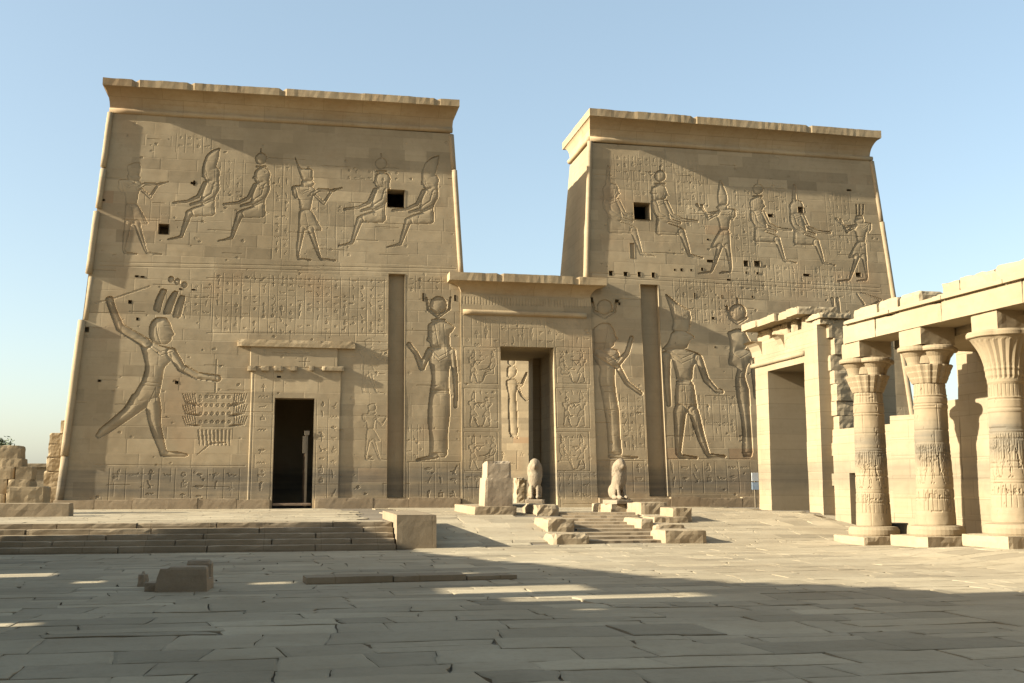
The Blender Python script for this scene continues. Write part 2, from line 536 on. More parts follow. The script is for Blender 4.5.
            # a dark chamber inside the wall
            k2 = base + len(ev)
            m_ = 1.1
            ua, ub, ca, cb = a - m_, b + m_, c - .05, d + m_
            us = np.array([ua, ub, ub, ua]); zs = np.array([ca, ca, cb, cb])
            yy = g[:, 1].max() + .02
            ev += [np.array((u_, yy, z_)) for u_, z_ in zip(us, zs)] + [np.array((u_, yy + dr_, z_)) for u_, z_ in zip(us, zs)]
            for i in range(4):
                j = (i + 1) % 4
                eq.append([k2 + i, k2 + 4 + i, k2 + 4 + j, k2 + j])
                eq.append([k + 4 + i, k2 + i, k2 + j, k + 4 + j])
            eq.append([k2 + 4, k2 + 5, k2 + 6, k2 + 7])
        tone, red = self.tone.ravel(), self.red.ravel()
        if ev:
            V = np.concatenate([V, np.array(ev)])
            Q = np.concatenate([Q, np.array(eq)])
            tone = np.concatenate([tone, np.full(len(ev), .45)])
            red = np.concatenate([red, np.zeros(len(ev))])
        return from_np(name, V, Q, {'tone': tone, 'red': red})

# ------------------------------------------------------------------ carved figures (outlines as seen on the walls)
def crop(x0, y0, s):
    def f(prims):
        out = []
        for kind, pts in prims:
            if kind == 'limb':
                out.append((kind, [(x0 + p[0] / s, y0 + p[1] / s, p[2] / s) for p in pts]))
            else:
                out.append((kind, [(x0 + p[0] / s, y0 + p[1] / s) for p in pts]))
        return out
    return f
def circle(cx, cy, r, n=18, ry=None):
    return ('poly', [(cx + r * math.cos(2 * math.pi * i / n), cy + (ry or r) * math.sin(2 * math.pi * i / n)) for i in range(n)])
STAND_BODY = [('poly', [(112, 212), (174, 212), (177, 222), (185, 231), (177, 235), (176, 242), (160, 248), (158, 256), (120, 256), (112, 236)]),
         ('poly', [(62, 240), (110, 236), (165, 240), (192, 262), (172, 310), (162, 370), (104, 370), (96, 300), (62, 290)]),
         ('limb', [(74, 262, 11), (84, 300, 9)])]
STAND_LEGS = [('poly', [(100, 362), (165, 365), (228, 480), (150, 472), (93, 482)]),
         ('limb', [(113, 470, 19), (102, 540, 14), (93, 600, 9), (97, 624, 7), (160, 631, 5)]),
         ('limb', [(160, 468, 18), (186, 550, 13), (205, 605, 9), (215, 625, 7), (290, 633, 5)])]
STAND = STAND_BODY + STAND_LEGS + [('limb', [(170, 285, 10), (205, 262, 10), (270, 265, 7), (325, 252, 5)]),
         ('limb', [(188, 292, 9), (230, 332, 9), (268, 272, 7), (285, 262, 9)])]
STAND_UP = STAND_BODY + STAND_LEGS + [('limb', [(176, 268, 10), (230, 300, 9), (262, 240, 7), (272, 220, 10)]),
         ('limb', [(170, 258, 9), (232, 268, 8), (285, 232, 6), (300, 214, 10)])]
STAND_LINES = [[(100, 366), (166, 368)], [(98, 374), (168, 376)], [(132, 372), (150, 470)], [(166, 370), (205, 474)], [(92, 252), (120, 272), (156, 256)], [(88, 262), (120, 284), (162, 264)], [(112, 222), (172, 220)], [(150, 240), (152, 262), (118, 264)]]
SEAT_LINES = [[(404, 426), (396, 392)], [(410, 426), (402, 390)], [(466, 258), (500, 272), (532, 262)], [(464, 270), (498, 286), (534, 276)], [(470, 204), (474, 230), (486, 252)], [(455, 352), (500, 346)], [(500, 352), (500, 424)], [(506, 350), (507, 424)]]
SEAT = [('poly', [(460, 206), (470, 190), (495, 180), (530, 192), (540, 214), (534, 240), (538, 284), (515, 300), (502, 256), (474, 258), (462, 248), (462, 240), (448, 234), (458, 222)]),
        ('poly', [(462, 258), (500, 250), (537, 255), (536, 300), (515, 335), (512, 352), (460, 372), (438, 362), (452, 305)]),
        ('limb', [(462, 268, 11), (432, 330, 10), (380, 355, 8), (312, 362, 7)]),
        ('limb', [(520, 272, 13), (505, 322, 12), (450, 355, 9), (395, 370, 7)]),
        ('poly', [(512, 340), (517, 428), (402, 430), (372, 428), (370, 402), (395, 388), (460, 368)]),
        ('limb', [(387, 415, 17), (366, 475, 13), (350, 525, 9), (320, 534, 6), (285, 540, 4)])]
def place(tpl, anchor, at_px, k, mirror):
    sgn = -1 if mirror else 1
    out = []
    for kind, pts in tpl:
        out.append((kind, [tuple([at_px[0] + sgn * (p[0] - anchor[0]) * k, at_px[1] + (p[1] - anchor[1]) * k] + ([p[2] * k] if kind == 'limb' else [])) for p in pts]))
    return out
def crown_stand(kind):
    if kind == 'red':
        return [('poly', [(76, 82), (108, 150), (172, 150), (176, 214), (118, 218), (96, 160)])]
    if kind == 'blue':
        return [('poly', [(108, 165), (150, 150), (178, 150), (184, 190), (174, 216), (118, 218)])]
    if kind == 'white':
        return [('poly', [(116, 216), (112, 165), (128, 118), (148, 78), (158, 60), (170, 90), (178, 150), (174, 214)])]
    return [('poly', [(116, 200), (130, 185), (170, 190), (176, 215), (116, 220)])] + [('limb', [(120 + 22 * i, 180, 5), (118 + 24 * i, 120, 6)]) for i in range(3)]
def crown_seat(kind):
    if kind == 'disk':
        return [circle(492, 140, 29), ('limb', [(492, 112, 4), (492, 92, 3)]), ('limb', [(470, 178, 5), (515, 178, 5)])]
    if kind == 'double':
        return [('poly', [(450, 236), (452, 180), (470, 130), (500, 105), (540, 92), (536, 130), (520, 190), (505, 236)])]
    return [('poly', [(455, 236), (470, 190), (498, 185), (500, 110), (514, 92), (522, 150), (525, 236)])]
def to_face(prims, off=0.0, fn=None):
    fn = fn or (lambda x, y: face(x, y, off))
    out = []
    for kind, pts in prims:
        if kind == 'limb':
            q = []
            for x, y, r in pts:
                a, b = fn(x, y), fn(x + 1, y)
                q.append((a[0], a[1], r * math.hypot(b[0] - a[0], b[1] - a[1])))
            out.append((kind, q))
        else:
            out.append((kind, [fn(x, y) for x, y in pts]))
    return out
def stand(px, py, k=1.0, mirror=False, crown='red', up=False):
    return place((STAND_UP if up else STAND) + crown_stand(crown), (130, 630), (px, py), k / 5.25, mirror)
def seat(px, py, k=1.0, mirror=False, crown='disk'):
    return place(SEAT + crown_seat(crown), (440, 540), (px, py), k / 4.875, mirror)
def details(Wl, kind, px, py, k, mirror, off=0.0, dep=.010, r_=.013):
    L, an, sc_ = (STAND_LINES, (130, 630), k / 5.25) if kind == 'stand' else (SEAT_LINES, (440, 540), k / 4.875)
    for ln in L:
        P = place([('poly', ln)], an, (px, py), sc_, mirror)[0][1]
        F = [face(x, y, off) for x, y in P]
        for a, b in zip(F[:-1], F[1:]):
            Wl.line(a, b, r_, dep)
def inner(Wl, f, lines, dep=.016, r_=.018, off=0.0):
    for ln in lines:
        P = f([('poly', ln)])[0][1]
        F = [face(x, y, off) for x, y in P]
        for a, b in zip(F[:-1], F[1:]):
            Wl.line(a, b, r_, dep)
SMITE = crop(80, 260, 3.106)([
    ('poly', [(226, 155), (236, 118), (252, 88), (272, 92), (258, 130), (250, 165)]),
    ('poly', [(256, 168), (270, 125), (290, 95), (306, 98), (296, 130), (282, 170)]),
    ('poly', [(286, 178), (296, 140), (310, 108), (328, 112), (322, 145), (312, 182)]),
    circle(283, 60, 10), circle(303, 67, 10), circle(325, 77, 10),
    ('poly', [(222, 190), (236, 178), (266, 178), (282, 196), (286, 215), (296, 232), (286, 238), (284, 252), (268, 264), (226, 262), (214, 235), (214, 208)]),
    ('limb', [(205, 258, 17), (125, 210, 14), (104, 160, 12), (92, 124, 13)]),
    ('poly', [(172, 236), (215, 252), (250, 266), (292, 275), (294, 302), (262, 335), (254, 385), (246, 425), (215, 445), (175, 472), (150, 470), (165, 420), (192, 375), (204, 330), (190, 275)]),
    ('poly', [(165, 410), (232, 425), (215, 452), (160, 492), (100, 532), (56, 556), (46, 546), (62, 522), (100, 492), (140, 455)]),
    ('poly', [(198, 425), (248, 420), (254, 470), (252, 510), (262, 560), (270, 594), (310, 596), (338, 604), (334, 612), (250, 612), (244, 590), (222, 540), (208, 490)]),
    ('limb', [(285, 287, 16), (315, 335, 14), (365, 360, 12), (428, 368, 12)])])
MACE = crop(80, 260, 3.106)([('limb', [(50, 132, 3), (92, 124, 3), (215, 82, 3)]), ('limb', [(424, 310, 3), (420, 410, 3)])])
GOD_L = crop(395, 280, 3.41)([
    circle(148, 86, 31), ('limb', [(108, 62, 4), (113, 100, 5), (148, 126, 6), (185, 100, 5), (190, 60, 4)]), ('poly', [(122, 132), (175, 132), (170, 148), (128, 148)]),
    ('poly', [(112, 150), (132, 140), (168, 138), (190, 150), (206, 160), (196, 178), (186, 184), (190, 236), (172, 262), (158, 232), (132, 234), (120, 226), (119, 214), (106, 206), (112, 190)]),
    ('poly', [(106, 228), (150, 232), (192, 224), (202, 250), (187, 300), (185, 340), (186, 385), (118, 385), (126, 330), (116, 280)]),
    ('poly', [(120, 370), (187, 370), (190, 450), (182, 520), (180, 606), (116, 606), (118, 540), (110, 470), (114, 420)]),
    ('limb', [(140, 602, 9), (75, 614, 5)]),
    ('limb', [(116, 245, 12), (92, 298, 12), (72, 250, 9), (48, 220, 9)]),
    ('limb', [(196, 245, 12), (205, 320, 10), (208, 390, 8), (207, 430, 8)])])
GOD_R = crop(580, 280, 3.41)([
    circle(84, 94, 27), ('limb', [(42, 72, 4), (50, 108, 5), (84, 128, 6), (118, 108, 5), (124, 70, 4)]),
    ('poly', [(44, 166), (70, 147), (102, 148), (118, 172), (122, 190), (132, 204), (120, 210), (116, 226), (98, 236), (72, 236), (66, 262), (48, 262), (50, 210)]),
    ('poly', [(44, 242), (95, 228), (132, 240), (142, 280), (120, 300), (122, 370), (136, 450), (138, 520), (146, 602), (97, 602), (92, 500), (78, 410), (64, 340), (70, 300), (46, 268)]),
    ('limb', [(62, 248, 13), (125, 290, 12), (160, 250, 9), (176, 198, 8)]),
    ('limb', [(132, 300, 11), (160, 350, 9), (208, 386, 8)]),
    ('limb', [(105, 600, 8), (150, 606, 6), (196, 606, 4)])])
HORUS = crop(650, 280, 3.415)([
    ('poly', [(50, 44), (75, 62), (105, 86), (138, 104), (142, 132), (134, 178), (74, 174), (80, 140), (66, 90)]),
    ('poly', [(74, 178), (110, 170), (136, 182), (156, 196), (138, 206), (126, 236), (72, 240), (40, 236), (62, 214)]),
    ('poly', [(32, 250), (75, 232), (120, 235), (168, 250), (182, 272), (150, 292), (146, 345), (92, 345), (80, 290), (75, 268), (38, 282)]),
    ('poly', [(90, 338), (149, 342), (168, 462), (142, 472), (130, 452), (116, 472), (86, 482), (84, 400)]),
    ('limb', [(103, 450, 23), (100, 520, 17), (97, 590, 11), (106, 603, 8), (160, 608, 5)]),
    ('limb', [(150, 450, 19), (176, 540, 15), (195, 590, 10), (202, 600, 8), (255, 603, 5)]),
    ('limb', [(58, 262, 14), (58, 340, 12), (65, 425, 9)]),
    ('limb', [(167, 267, 14), (192, 340, 12), (228, 378, 9), (246, 382, 8)])])
GOD_R2 = crop(650, 280, 3.415)([
    circle(300, 112, 31), ('limb', [(300, 82, 4), (298, 64, 4)]), ('limb', [(262, 90, 4), (272, 130, 5), (300, 148, 6), (330, 130, 5)]),
    ('poly', [(262, 178), (300, 164), (326, 172), (336, 196), (346, 212), (334, 216), (328, 234), (306, 240), (296, 270), (270, 270), (274, 210)]),
    ('poly', [(266, 275), (280, 232), (335, 236), (366, 258), (334, 292), (326, 330), (342, 380), (344, 470), (354, 604), (314, 604), (315, 500), (296, 400), (290, 340), (300, 300), (268, 290)]),
    ('limb', [(350, 275, 9), (356, 340, 8), (362, 400, 7)])])
def captives():
    P = []
    f = crop(160, 370, 4.553)
    for r_ in range(3):
        for i in range(6):
            P.append(('limb', [(104 + 11 * i, 108 + 52 * r_, 3), (118 + 9 * i, 150 + 50 * r_, 3.5), (160 + 5 * i, 165 + 45 * r_, 3)]))
            P.append(('limb', [(396 - 11 * i, 108 + 52 * r_, 3), (382 - 9 * i, 150 + 50 * r_, 3.5), (340 - 5 * i, 165 + 45 * r_, 3)]))
    for r_ in range(4):
        for i in range(6):
            P.append(('limb', [(185 + 26 * i, 122 + 38 * r_, 9)]))
    for i in range(9):
        P.append(('limb', [(175 + 18 * i, 275, 5), (182 + 17 * i, 340, 4)]))
    P.append(('limb', [(170, 385, 3), (230, 335, 4), (300, 330, 3)]))
    return [f([p]) for p in P]
def px_rect(x0, x1, y0, y1, off=0.0):
    a, b = face(x0, y1, off), face(x1, y0, off)
    return a[0], b[0], a[1], b[1]
def hole(x0, x1, y0, y1, dep, off=0.0):
    return (*px_rect(x0, x1, y0, y1, off), dep)

# ------------------------------------------------------------------ ground
def sstep(t):
    t = min(1.0, max(0.0, t))
    return t * t * (3 - 2 * t)
def ground_z(x, y):
    r = min(1.0, max(0.0, (y - 28.0) / 6.5)) * ZP
    if x > 17.2 and y < 37:
        r *= 1 - sstep((x - 17.2) / 1.4) * (1 - sstep((y - 34.6) / 1.2))
    r += 0.2 * sstep((x - 12.5) / 3) * sstep((26.5 - y) / 4.5)
    return r + 0.03 * mnoise.noise(Vector((x * .12, y * .12, 0)))
def ong(px_, py_):
    z = .3
    for _ in range(40):
        p = onz(px_, py_, z)
        z = .5 * z + .5 * ground_z(p[0], p[1])
    return onz(px_, py_, z)
STEP_Y, STEP_X1 = 27.6, 2.55
def terrace(x, y):
    return x < STEP_X1 + .5 and y > STEP_Y + .9
gx = np.concatenate([np.array([-3000, -900, -300, -120, -60]), np.arange(-40, 60, 1.0), np.array([60, 120, 300, 900, 3000])])
gy = np.concatenate([np.array([-3000, -900, -300, -100, -40]), np.arange(-20, 60, 1.0), np.array([60, 120, 300, 900, 3000])])
V, Q = [], []
for y in gy:
    for x in gx:
        V.append((x, y, ground_z(x, y) - 0.028))
n = len(gx)
for j in range(len(gy) - 1):
    for i in range(n - 1):
        Q.append((j * n + i, j * n + i + 1, (j + 1) * n + i + 1, (j + 1) * n + i))
g = mesh_obj('ground', from_np('ground', V, Q), M_SAND)
g['kind'] = 'structure'

ST_C = [onz(590, 545, .0)[:2], onz(663, 544, .0)[:2], onz(633, 513.5, .66)[:2], onz(556, 513.5, .66)[:2]]
def in_stair(x, y):
    sg = []
    for i in range(4):
        (ax, ay), (bx, by) = ST_C[i], ST_C[(i + 1) % 4]
        sg.append((bx - ax) * (y - ay) - (by - ay) * (x - ax))
    return min(sg) > -.45 * 2.0
def pave(name, x0, x1, y0, y1, zf, seed, inside=None, edge=None):
    rr = random.Random(seed)
    V, T, FF = [], [], []
    bm = bmesh.new()
    lay = bm.verts.layers.float.new('tone')
    lr = bm.verts.layers.float.new('red')
    def yb(y, x):
        return y + 0.22 * mnoise.noise(Vector((x * .28, y * 1.7, seed))) + 0.04 * mnoise.noise(Vector((x * 1.3, y * 2.7, seed + 3)))
    y = y0
    while y < y1:
        d = rr.choice((rr.uniform(0.35, 0.6), rr.uniform(.5, .85), rr.uniform(.7, 1.0)))
        x = x0 - rr.uniform(0, 1)
        sk = 0.0
        while x < x1:
            L = rr.choice([rr.uniform(0.45, 0.9), rr.uniform(0.7, 1.5), rr.uniform(1.1, 2.0)])
            parts = [(0, 1)] if (rr.random() > 0.3 or d < .6) else [(0, rr.uniform(.4, .6))]
            if len(parts) == 1 and parts[0][1] < 1:
                parts.append((parts[0][1], 1))
            skl, sk = sk, rr.uniform(-.12, .12)
            for (p0, p1) in parts:
                cx, cy = x + L / 2, y + d * (p0 + p1) / 2
                if inside and not (inside(cx, cy) and inside(cx + L * .42, cy)):
                    continue
                g_ = rr.choice((.001, .002, .003, .005, .010))
                far = 1.0 if y < 15 else .35
                tx, ty = rr.gauss(0, .004) * far, rr.gauss(0, .005) * far
                dz = rr.gauss(0, .004) * far
                tone = min(1.0, max(0, rr.gauss(.52, .2)))
                top = []
                nn = 5
                ya = lambda u: yb(y, u) * (1 - p0) + yb(y + d, u) * p0
                yz = lambda u: yb(y, u) * (1 - p1) + yb(y + d, u) * p1
                ring = []
                for i in range(nn):
                    u = x + g_ + (L - 2 * g_) * i / nn
                    ring.append((u, ya(u) + g_))
                for i in range(3):
                    q = i / 3
                    ring.append((x + L - g_ + sk * q, ya(x + L) * (1 - q) + yz(x + L) * q + g_ * (1 - 2 * q)))
                for i in range(nn):
                    f_ = i / nn
                    u = x + (L - g_ + sk) * (1 - f_) + (g_ + skl) * f_
                    ring.append((u, yz(u) - g_))
                for i in range(3):
                    q = 1 - i / 3
                    ring.append((x + g_ + skl * q, ya(x) * (1 - q) + yz(x) * q + g_ * (1 - 2 * q)))
                tv, lv = [], []
                cl_ = rr.choice((.006, .010, .02))
                for (u, v) in ring:
                    u += rr.gauss(0, cl_)
                    v += rr.gauss(0, cl_)
                    z = zf(u, v) + dz + tx * (u - cx) + ty * (v - cy)
                    a = bm.verts.new((u, v, z - rr.uniform(.002, .010) * far))
                    a[lay] = tone - .15
                    ui, vi = u + (cx - u) * .035 / max(.25, L / 2), v + (cy - v) * .03 / max(.2, d / 2)
                    b = bm.verts.new((ui, vi, z + rr.gauss(0, .0015)))
                    b[lay] = tone
                    c = bm.verts.new((u, v, z - .12))
                    c[lay] = tone
                    tv.append((a, b, c))
                m = len(tv)
                for i in range(m):
                    j = (i + 1) % m
                    bm.faces.new((tv[i][0], tv[j][0], tv[j][1], tv[i][1]))
                    bm.faces.new((tv[i][2], tv[j][2], tv[j][0], tv[i][0]))
                bm.faces.new([t_[1] for t_ in tv])
            x += L
        y += d
    me = bpy.data.meshes.new(name)
    bm.to_mesh(me)
    bm.free()
    o = mesh_obj(name, me, M_PAVE)
    o['kind'] = 'structure'
    return o
pave('paving', -16, 24, 3.0, 45.2, ground_z, 5, inside=lambda x, y: not in_stair(x, y) and not (x < 3.6 and y > 27.3) and not (x > 18.4 and y > 35.2) and not (x > 19.0 and y > 8 and y < 36))
pave('terrace_paving', -22, 2.6, STEP_Y + 1.5, 45.3, lambda x, y: ZP + .012 * mnoise.noise(Vector((x * .4, y * .4, 2))), 9, inside=lambda x, y: x < 2.3)
bm = bmesh.new()
add_box(bm, -40, 2.7, STEP_Y + 1.3, 60, -0.3, ZP - 0.03)
tb = mesh_obj('terrace', bm_mesh(bm), M_SAND)
tb['kind'] = 'structure'
pave('court_paving', 4, 40, 51.6, 84, lambda x, y: ZP + .01 * mnoise.noise(Vector((x * .4, y * .4, 7))), 13)

# ------------------------------------------------------------------ pylon
ZT = 17.35                                     # where the cornice begins
def left_clip(z):
    return -9.05 + .056 * (z - ZP), 7.55 - .056 * (z - ZP)
def right_clip(z):
    return 12.08 + .058 * (z - ZP), 28.45 - .066 * (z - ZP)
def face_pos(off=0.0):
    def f(u, z, h):
        return u, Y0 - off + (z - ZP) * TB - h, z
    return f
def body(name, clip, parent, mat, depth=5.6):
    """flanks, back and top of a tower (the carved front is a mesh of its own)"""
    bm = bmesh.new()
    zs = np.linspace(ZP - .3, ZT, 14)
    rows = []
    for z in zs:
        a, b = clip(z)
        yf, yb_ = Y0 + (z - ZP) * TB, Y0 + depth + 2.27 - (z - ZP) * .16
        rows.append([bm.verts.new(p) for p in ((a, yf, z), (a, yb_, z), (b, yb_, z), (b, yf, z))])
    for r0, r1 in zip(rows[:-1], rows[1:]):
        for i in range(3):
            bm.faces.new((r0[i], r0[i + 1], r1[i + 1], r1[i]))
    bm.faces.new(rows[-1])
    return mesh_obj(name, bm_mesh(bm), mat, parent)
def ring_cornice(name, x0, x1, y0, y1, z0, prof, parent, mat, seed, tilt=0.0, seg=0.55, side=1.0, chip=0.05):
    """cavetto cornice running round a rectangle; prof = [(out, up)]"""
    rr = random.Random(seed)
    bm = bmesh.new()
    per = []
    def edge(ax, ay, bx, by, nx, ny):
        L = math.hypot(bx - ax, by - ay)
        k = max(2, int(L / seg))
        for i in range(k):
            t = i / k
            per.append((ax + (bx - ax) * t, ay + (by - ay) * t, nx, ny, i == 0))
    edge(x0, y0, x1, y0, 0, -1)
    edge(x1, y0, x1, y1, 1, 0)
    edge(x1, y1, x0, y1, 0, 1)
    edge(x0, y1, x0, y0, -1, 0)
    corner_n = {0: (-1, -1), 1: (1, -1), 2: (1, 1), 3: (-1, 1)}
    cols, ci, blk_ = [], 0, 0.0
    last = len(prof) - 1
    for (x, y, nx, ny, first) in per:
        if first:
            nx, ny = corner_n[ci]
            ci += 1
        tl = tilt * (x - x0) / (x1 - x0)
        if rr.random() < .11:
            blk_ = rr.uniform(-.012, .012)
        ch = (rr.uniform(.3, .8) if rr.random() < .02 else max(0, rr.gauss(0, .04))) * chip
        c = []
        for i, (o, u) in enumerate(prof):
            oo = o - (ch if i >= last - 1 else 0) + rr.gauss(0, .003) + (blk_ if i >= last - 1 else 0)
            zz = z0 + u + tl - (ch * .8 - blk_ if i == last else 0) + rr.gauss(0, .002)
            c.append(bm.verts.new((x + nx * oo * side, y + ny * oo, zz)))
        cols.append(c)
    m = len(cols)
    for i in range(m):
        a, b = cols[i], cols[(i + 1) % m]
        for k in range(last):
            bm.faces.new((a[k], b[k], b[k + 1], a[k + 1]))
    bm.faces.new([c[-1] for c in cols])
    bm.faces.new([c[0] for c in reversed(cols)])
    return mesh_obj(name, bm_mesh(bm), mat, parent)
def cavetto(out, h, fil):
    P = [(0.0, 0.0)]
    for i in range(1, 9):
        t = i / 8 * math.pi / 2
        P.append((out * (1 - math.cos(t)) ** 1.0, h * math.sin(t)))
    P.append((out + .03, h + .012))
    P.append((out + .03, h + fil))
    return P
def tube(name, pts, rads, mat, parent, n=12, seed=0, rough=0.0):
    bm = bmesh.new()
    rings = []
    for i, (p, r) in enumerate(zip(pts, rads)):
        p = Vector(p)
        d = (Vector(pts[min(i + 1, len(pts) - 1)]) - Vector(pts[max(i - 1, 0)])).normalized()
        a = d.cross(Vector((0.3, 1, 0.1))).normalized()
        b = d.cross(a)
        ring = []
        for k in range(n):
            t = 2 * math.pi * k / n
            rr_ = r * (1 + rough * mnoise.noise(Vector((p.x * 2 + k, p.y * 2, p.z * 2 + seed))))
            ring.append(bm.verts.new(p + (a * math.cos(t) + b * math.sin(t)) * rr_))
        rings.append(ring)
    for r0, r1 in zip(rings[:-1], rings[1:]):
        for k in range(n):
            bm.faces.new((r0[k], r0[(k + 1) % n], r1[(k + 1) % n], r1[k]))
    bm.faces.new(rings[0])
    bm.faces.new(rings[-1])
    for f in bm.faces:
        f.smooth = True
    return mesh_obj(name, bm_mesh(bm), mat, parent)
def edge_torus(clip, which, parent, pieces, r=0.19):
    for i, (za, zb, rr_, shift, fwd) in enumerate(pieces):
        pts, rs = [], []
        k = max(2, int((zb - za) / .5))
        for j in range(k + 1):
            z = za + (zb - za) * j / k
            x = clip(z)[which]
            pts.append((x + shift, Y0 + (z - ZP) * TB + fwd, z))
            rs.append(rr_)
        tube('corner_moulding', pts, rs, M_PYL_T, parent, 14, i, .06)
M_PYL_T = stone('moulding_sandstone', (0.293, 0.219, 0.129), (0.332, 0.255, 0.157), (0.222, 0.157, 0.094), bump=0.2, stain=(.9, 2.0, 0.8, GREY))

FZ = lambda y: face(95, y)[1]
# ---- left (west) tower
LT = thing('pylon_tower', 'tall carved sandstone tower left of the gateway with a small dark doorway at its foot', 'temple tower', (0, 0, 0))
slotL = (3.78, 4.5, 1.08, 10.7, 0.32)
lt_door = (-0.87, 0.74, ZP - .02, 5.18, 3.4)
lt_holes = [slotL, lt_door, hole(387, 405, 190, 207, 1.6), hole(158, 169, 224, 234, .9)]
f5 = lambda x, y: (80 + x / 3.106, 260 + y / 3.106)
for (x, y, a, b) in ((176, 50, 12, 5), (194, 52, 12, 5), (155, 130, 12, 11), (178, 183, 8, 9), (60, 375, 11, 7), (300, 380, 11, 9), (20, 216, 17, 16), (312, 90, 10, 4), (352, 92, 12, 4)):
    p = f5(x, y)
    lt_holes.append(hole(p[0] - a / 6.2, p[0] + a / 6.2, p[1] - b / 6.2, p[1] + b / 6.2, .3))
for (x, y, a, b) in ((279, 377, 2, 1), (391, 116, 2, 1.5), (423, 297, .8, 4), (455, 298, 1, 3), (194, 183, 1, 2.5), (193, 183, 2.5, 1), (103, 200, 2, 1)):
    lt_holes.append(hole(x - a, x + a, y - b, y + b, .25))
W = Wall(-9.1, 7.6, ZP - .05, ZT, 0.025, lt_holes, seed=3)
# door frame stands proud of the wall
fr = px_rect(247, 341, 366, 511)
sl_ = W.win(fr[0], fr[1], ZP - .1, 6.5)
W.H[sl_] += 0.07
fr2 = px_rect(250, 338, 345, 372)
W.H[W.win(fr2[0], fr2[1], 6.5, 7.35)] += 0.08
SM, SW, SG = 0.055, 0.07, 0.028
for px_, py_, cr in ((131, 254, 'blue'), (304.8, 260, 'red')):
    W.carve(to_face(stand(px_, py_, 1.0, False, cr)), SM if cr == 'red' else .036, SW, .35, SG)
    details(W, 'stand', px_, py_, 1.0, False)
for px_, py_, cr in ((200, 239.3, 'double'), (250.3, 240.8, 'disk'), (370.6, 245.7, 'disk'), (419, 247, 'double')):
    W.carve(to_face(seat(px_, py_, 1.0, False, cr)), SM, SW, .35, SG)
    details(W, 'seat', px_, py_, 1.0, False)
W.carve(to_face(SMITE), 0.085, 0.15, .4, .045)
inner(W, crop(80, 260, 3.106), [[(196, 378), (252, 384)], [(192, 388), (252, 394)], [(215, 440), (235, 396), (236, 440)], [(214, 268), (250, 296), (288, 284)], [(220, 262), (252, 284), (284, 276)], [(236, 196), (240, 230), (250, 260)], [(262, 204), (276, 204)], [(118, 190), (136, 184)], [(320, 346), (330, 330)]])
for p in MACE:
    W.carve(to_face([p]), .02, .04, 0)
for c in captives():
    W.carve(to_face(c), .03, .04, 0)
W.carve(to_face(GOD_L), 0.085, 0.15, .4, .045)
inner(W, crop(395, 280, 3.41), [[(120, 376), (187, 376)], [(120, 386), (187, 386)], [(124, 238), (150, 262), (190, 240)], [(122, 250), (150, 276), (194, 252)], [(124, 590), (180, 590)], [(136, 150), (142, 190), (150, 232)], [(166, 150), (170, 200), (174, 256)], [(122, 178), (134, 178)], [(84, 300), (102, 306)], [(196, 330), (214, 328)]])
def zone(Wl, x0, x1, y0, y1, **kw):
    r_ = px_rect(x0, x1, y0, y1)
    Wl.glyphs(*r_, **kw)
def rule(Wl, x0, y0, x1, y1, dep=.012, r_=.02):
    Wl.line(face(x0, y0), face(x1, y1), r_, dep)
zone(W, 212, 385, 279, 332, colw=.38, cell=.28, depth=.013)
zone(W, 180, 212, 285, 318, colw=.4, cell=.3, depth=.01)
zone(W, 407, 442, 277, 292, colw=.35, cell=.28, depth=.01)
zone(W, 176, 212, 136, 152, colw=.36, cell=.3, depth=.009)
zone(W, 214, 244, 160, 200, colw=.4, cell=.3, depth=.007)
zone(W, 272, 292, 165, 258, colw=.4, cell=.3, depth=.010)
zone(W, 318, 345, 205, 255, colw=.36, cell=.4, depth=.007, fill=.4)
zone(W, 346, 400, 170, 182, colw=.3, cell=.3, depth=.011, lines=False)
zone(W, 150, 170, 202, 222, colw=.36, cell=.4, depth=.006, fill=.5)
zone(W, 108, 240, 469, 500, colw=.62, cell=.45, depth=.017)
zone(W, 250, 274, 372, 500, colw=.55, cell=.42, depth=.015)
zone(W, 315, 340, 400, 500, colw=.55, cell=.42, depth=.015)
zone(W, 255, 335, 348, 366, colw=.8, cell=.45, depth=.01, lines=False)
zone(W, 409, 460, 463, 500, colw=.5, cell=.5, depth=.017)
zone(W, 406, 424, 425, 460, colw=.3, cell=.4, depth=.008)
for (a, b, c, d) in ((100, 266, 455, 273), (100, 262, 456, 269), (95, 465, 245, 466), (408, 462, 460, 462), (207, 278, 386, 281), (207, 333, 386, 334)):
    rule(W, a, b, c, d)
for px_, py_, k in ((369, 393, .6), (372, 460, .62)):
    W.carve(to_face(stand(px_ - 2, py_, k, False, 'blue')), .014, .05, .3, .02)
W.wear(260)
mesh_obj('wall', W.mesh('tower_front', face_pos(), left_clip), M_PYL, LT)
body('wall', left_clip, LT, M_SIDE)
x0, x1 = left_clip(ZT)
yf = Y0 + (ZT - ZP) * TB
ring_cornice('cornice', x0, x1, yf, yf + 3.7, ZT + .13, cavetto(.74, .78, .33), LT, M_CORN, 1, .12, side=.27, chip=.12, seg=.16)
tube('moulding', [(x0 + (x1 - x0) * i / 20, yf + .02, ZT + .07 + .1 * i / 20) for i in range(21)], [.13] * 21, M_CORN, LT, 10, 3, .08)
edge_torus(left_clip, 0, LT, [(ZP + .3, ZP + 2.05, .15, .03, .0), (ZP + 2.1, FZ(321), .15, .0, -.04), (FZ(320), FZ(277), .12, .13, .07), (FZ(274), FZ(212), .13, .02, -.05), (FZ(208), FZ(169), .12, .06, -.04), (FZ(167), 17.3, .12, .04, -.05)])
edge_torus(left_clip, 1, LT, [(10.8, 15.6, .12, -.02, .0), (15.66, 17.3, .12, -.05, .03)])
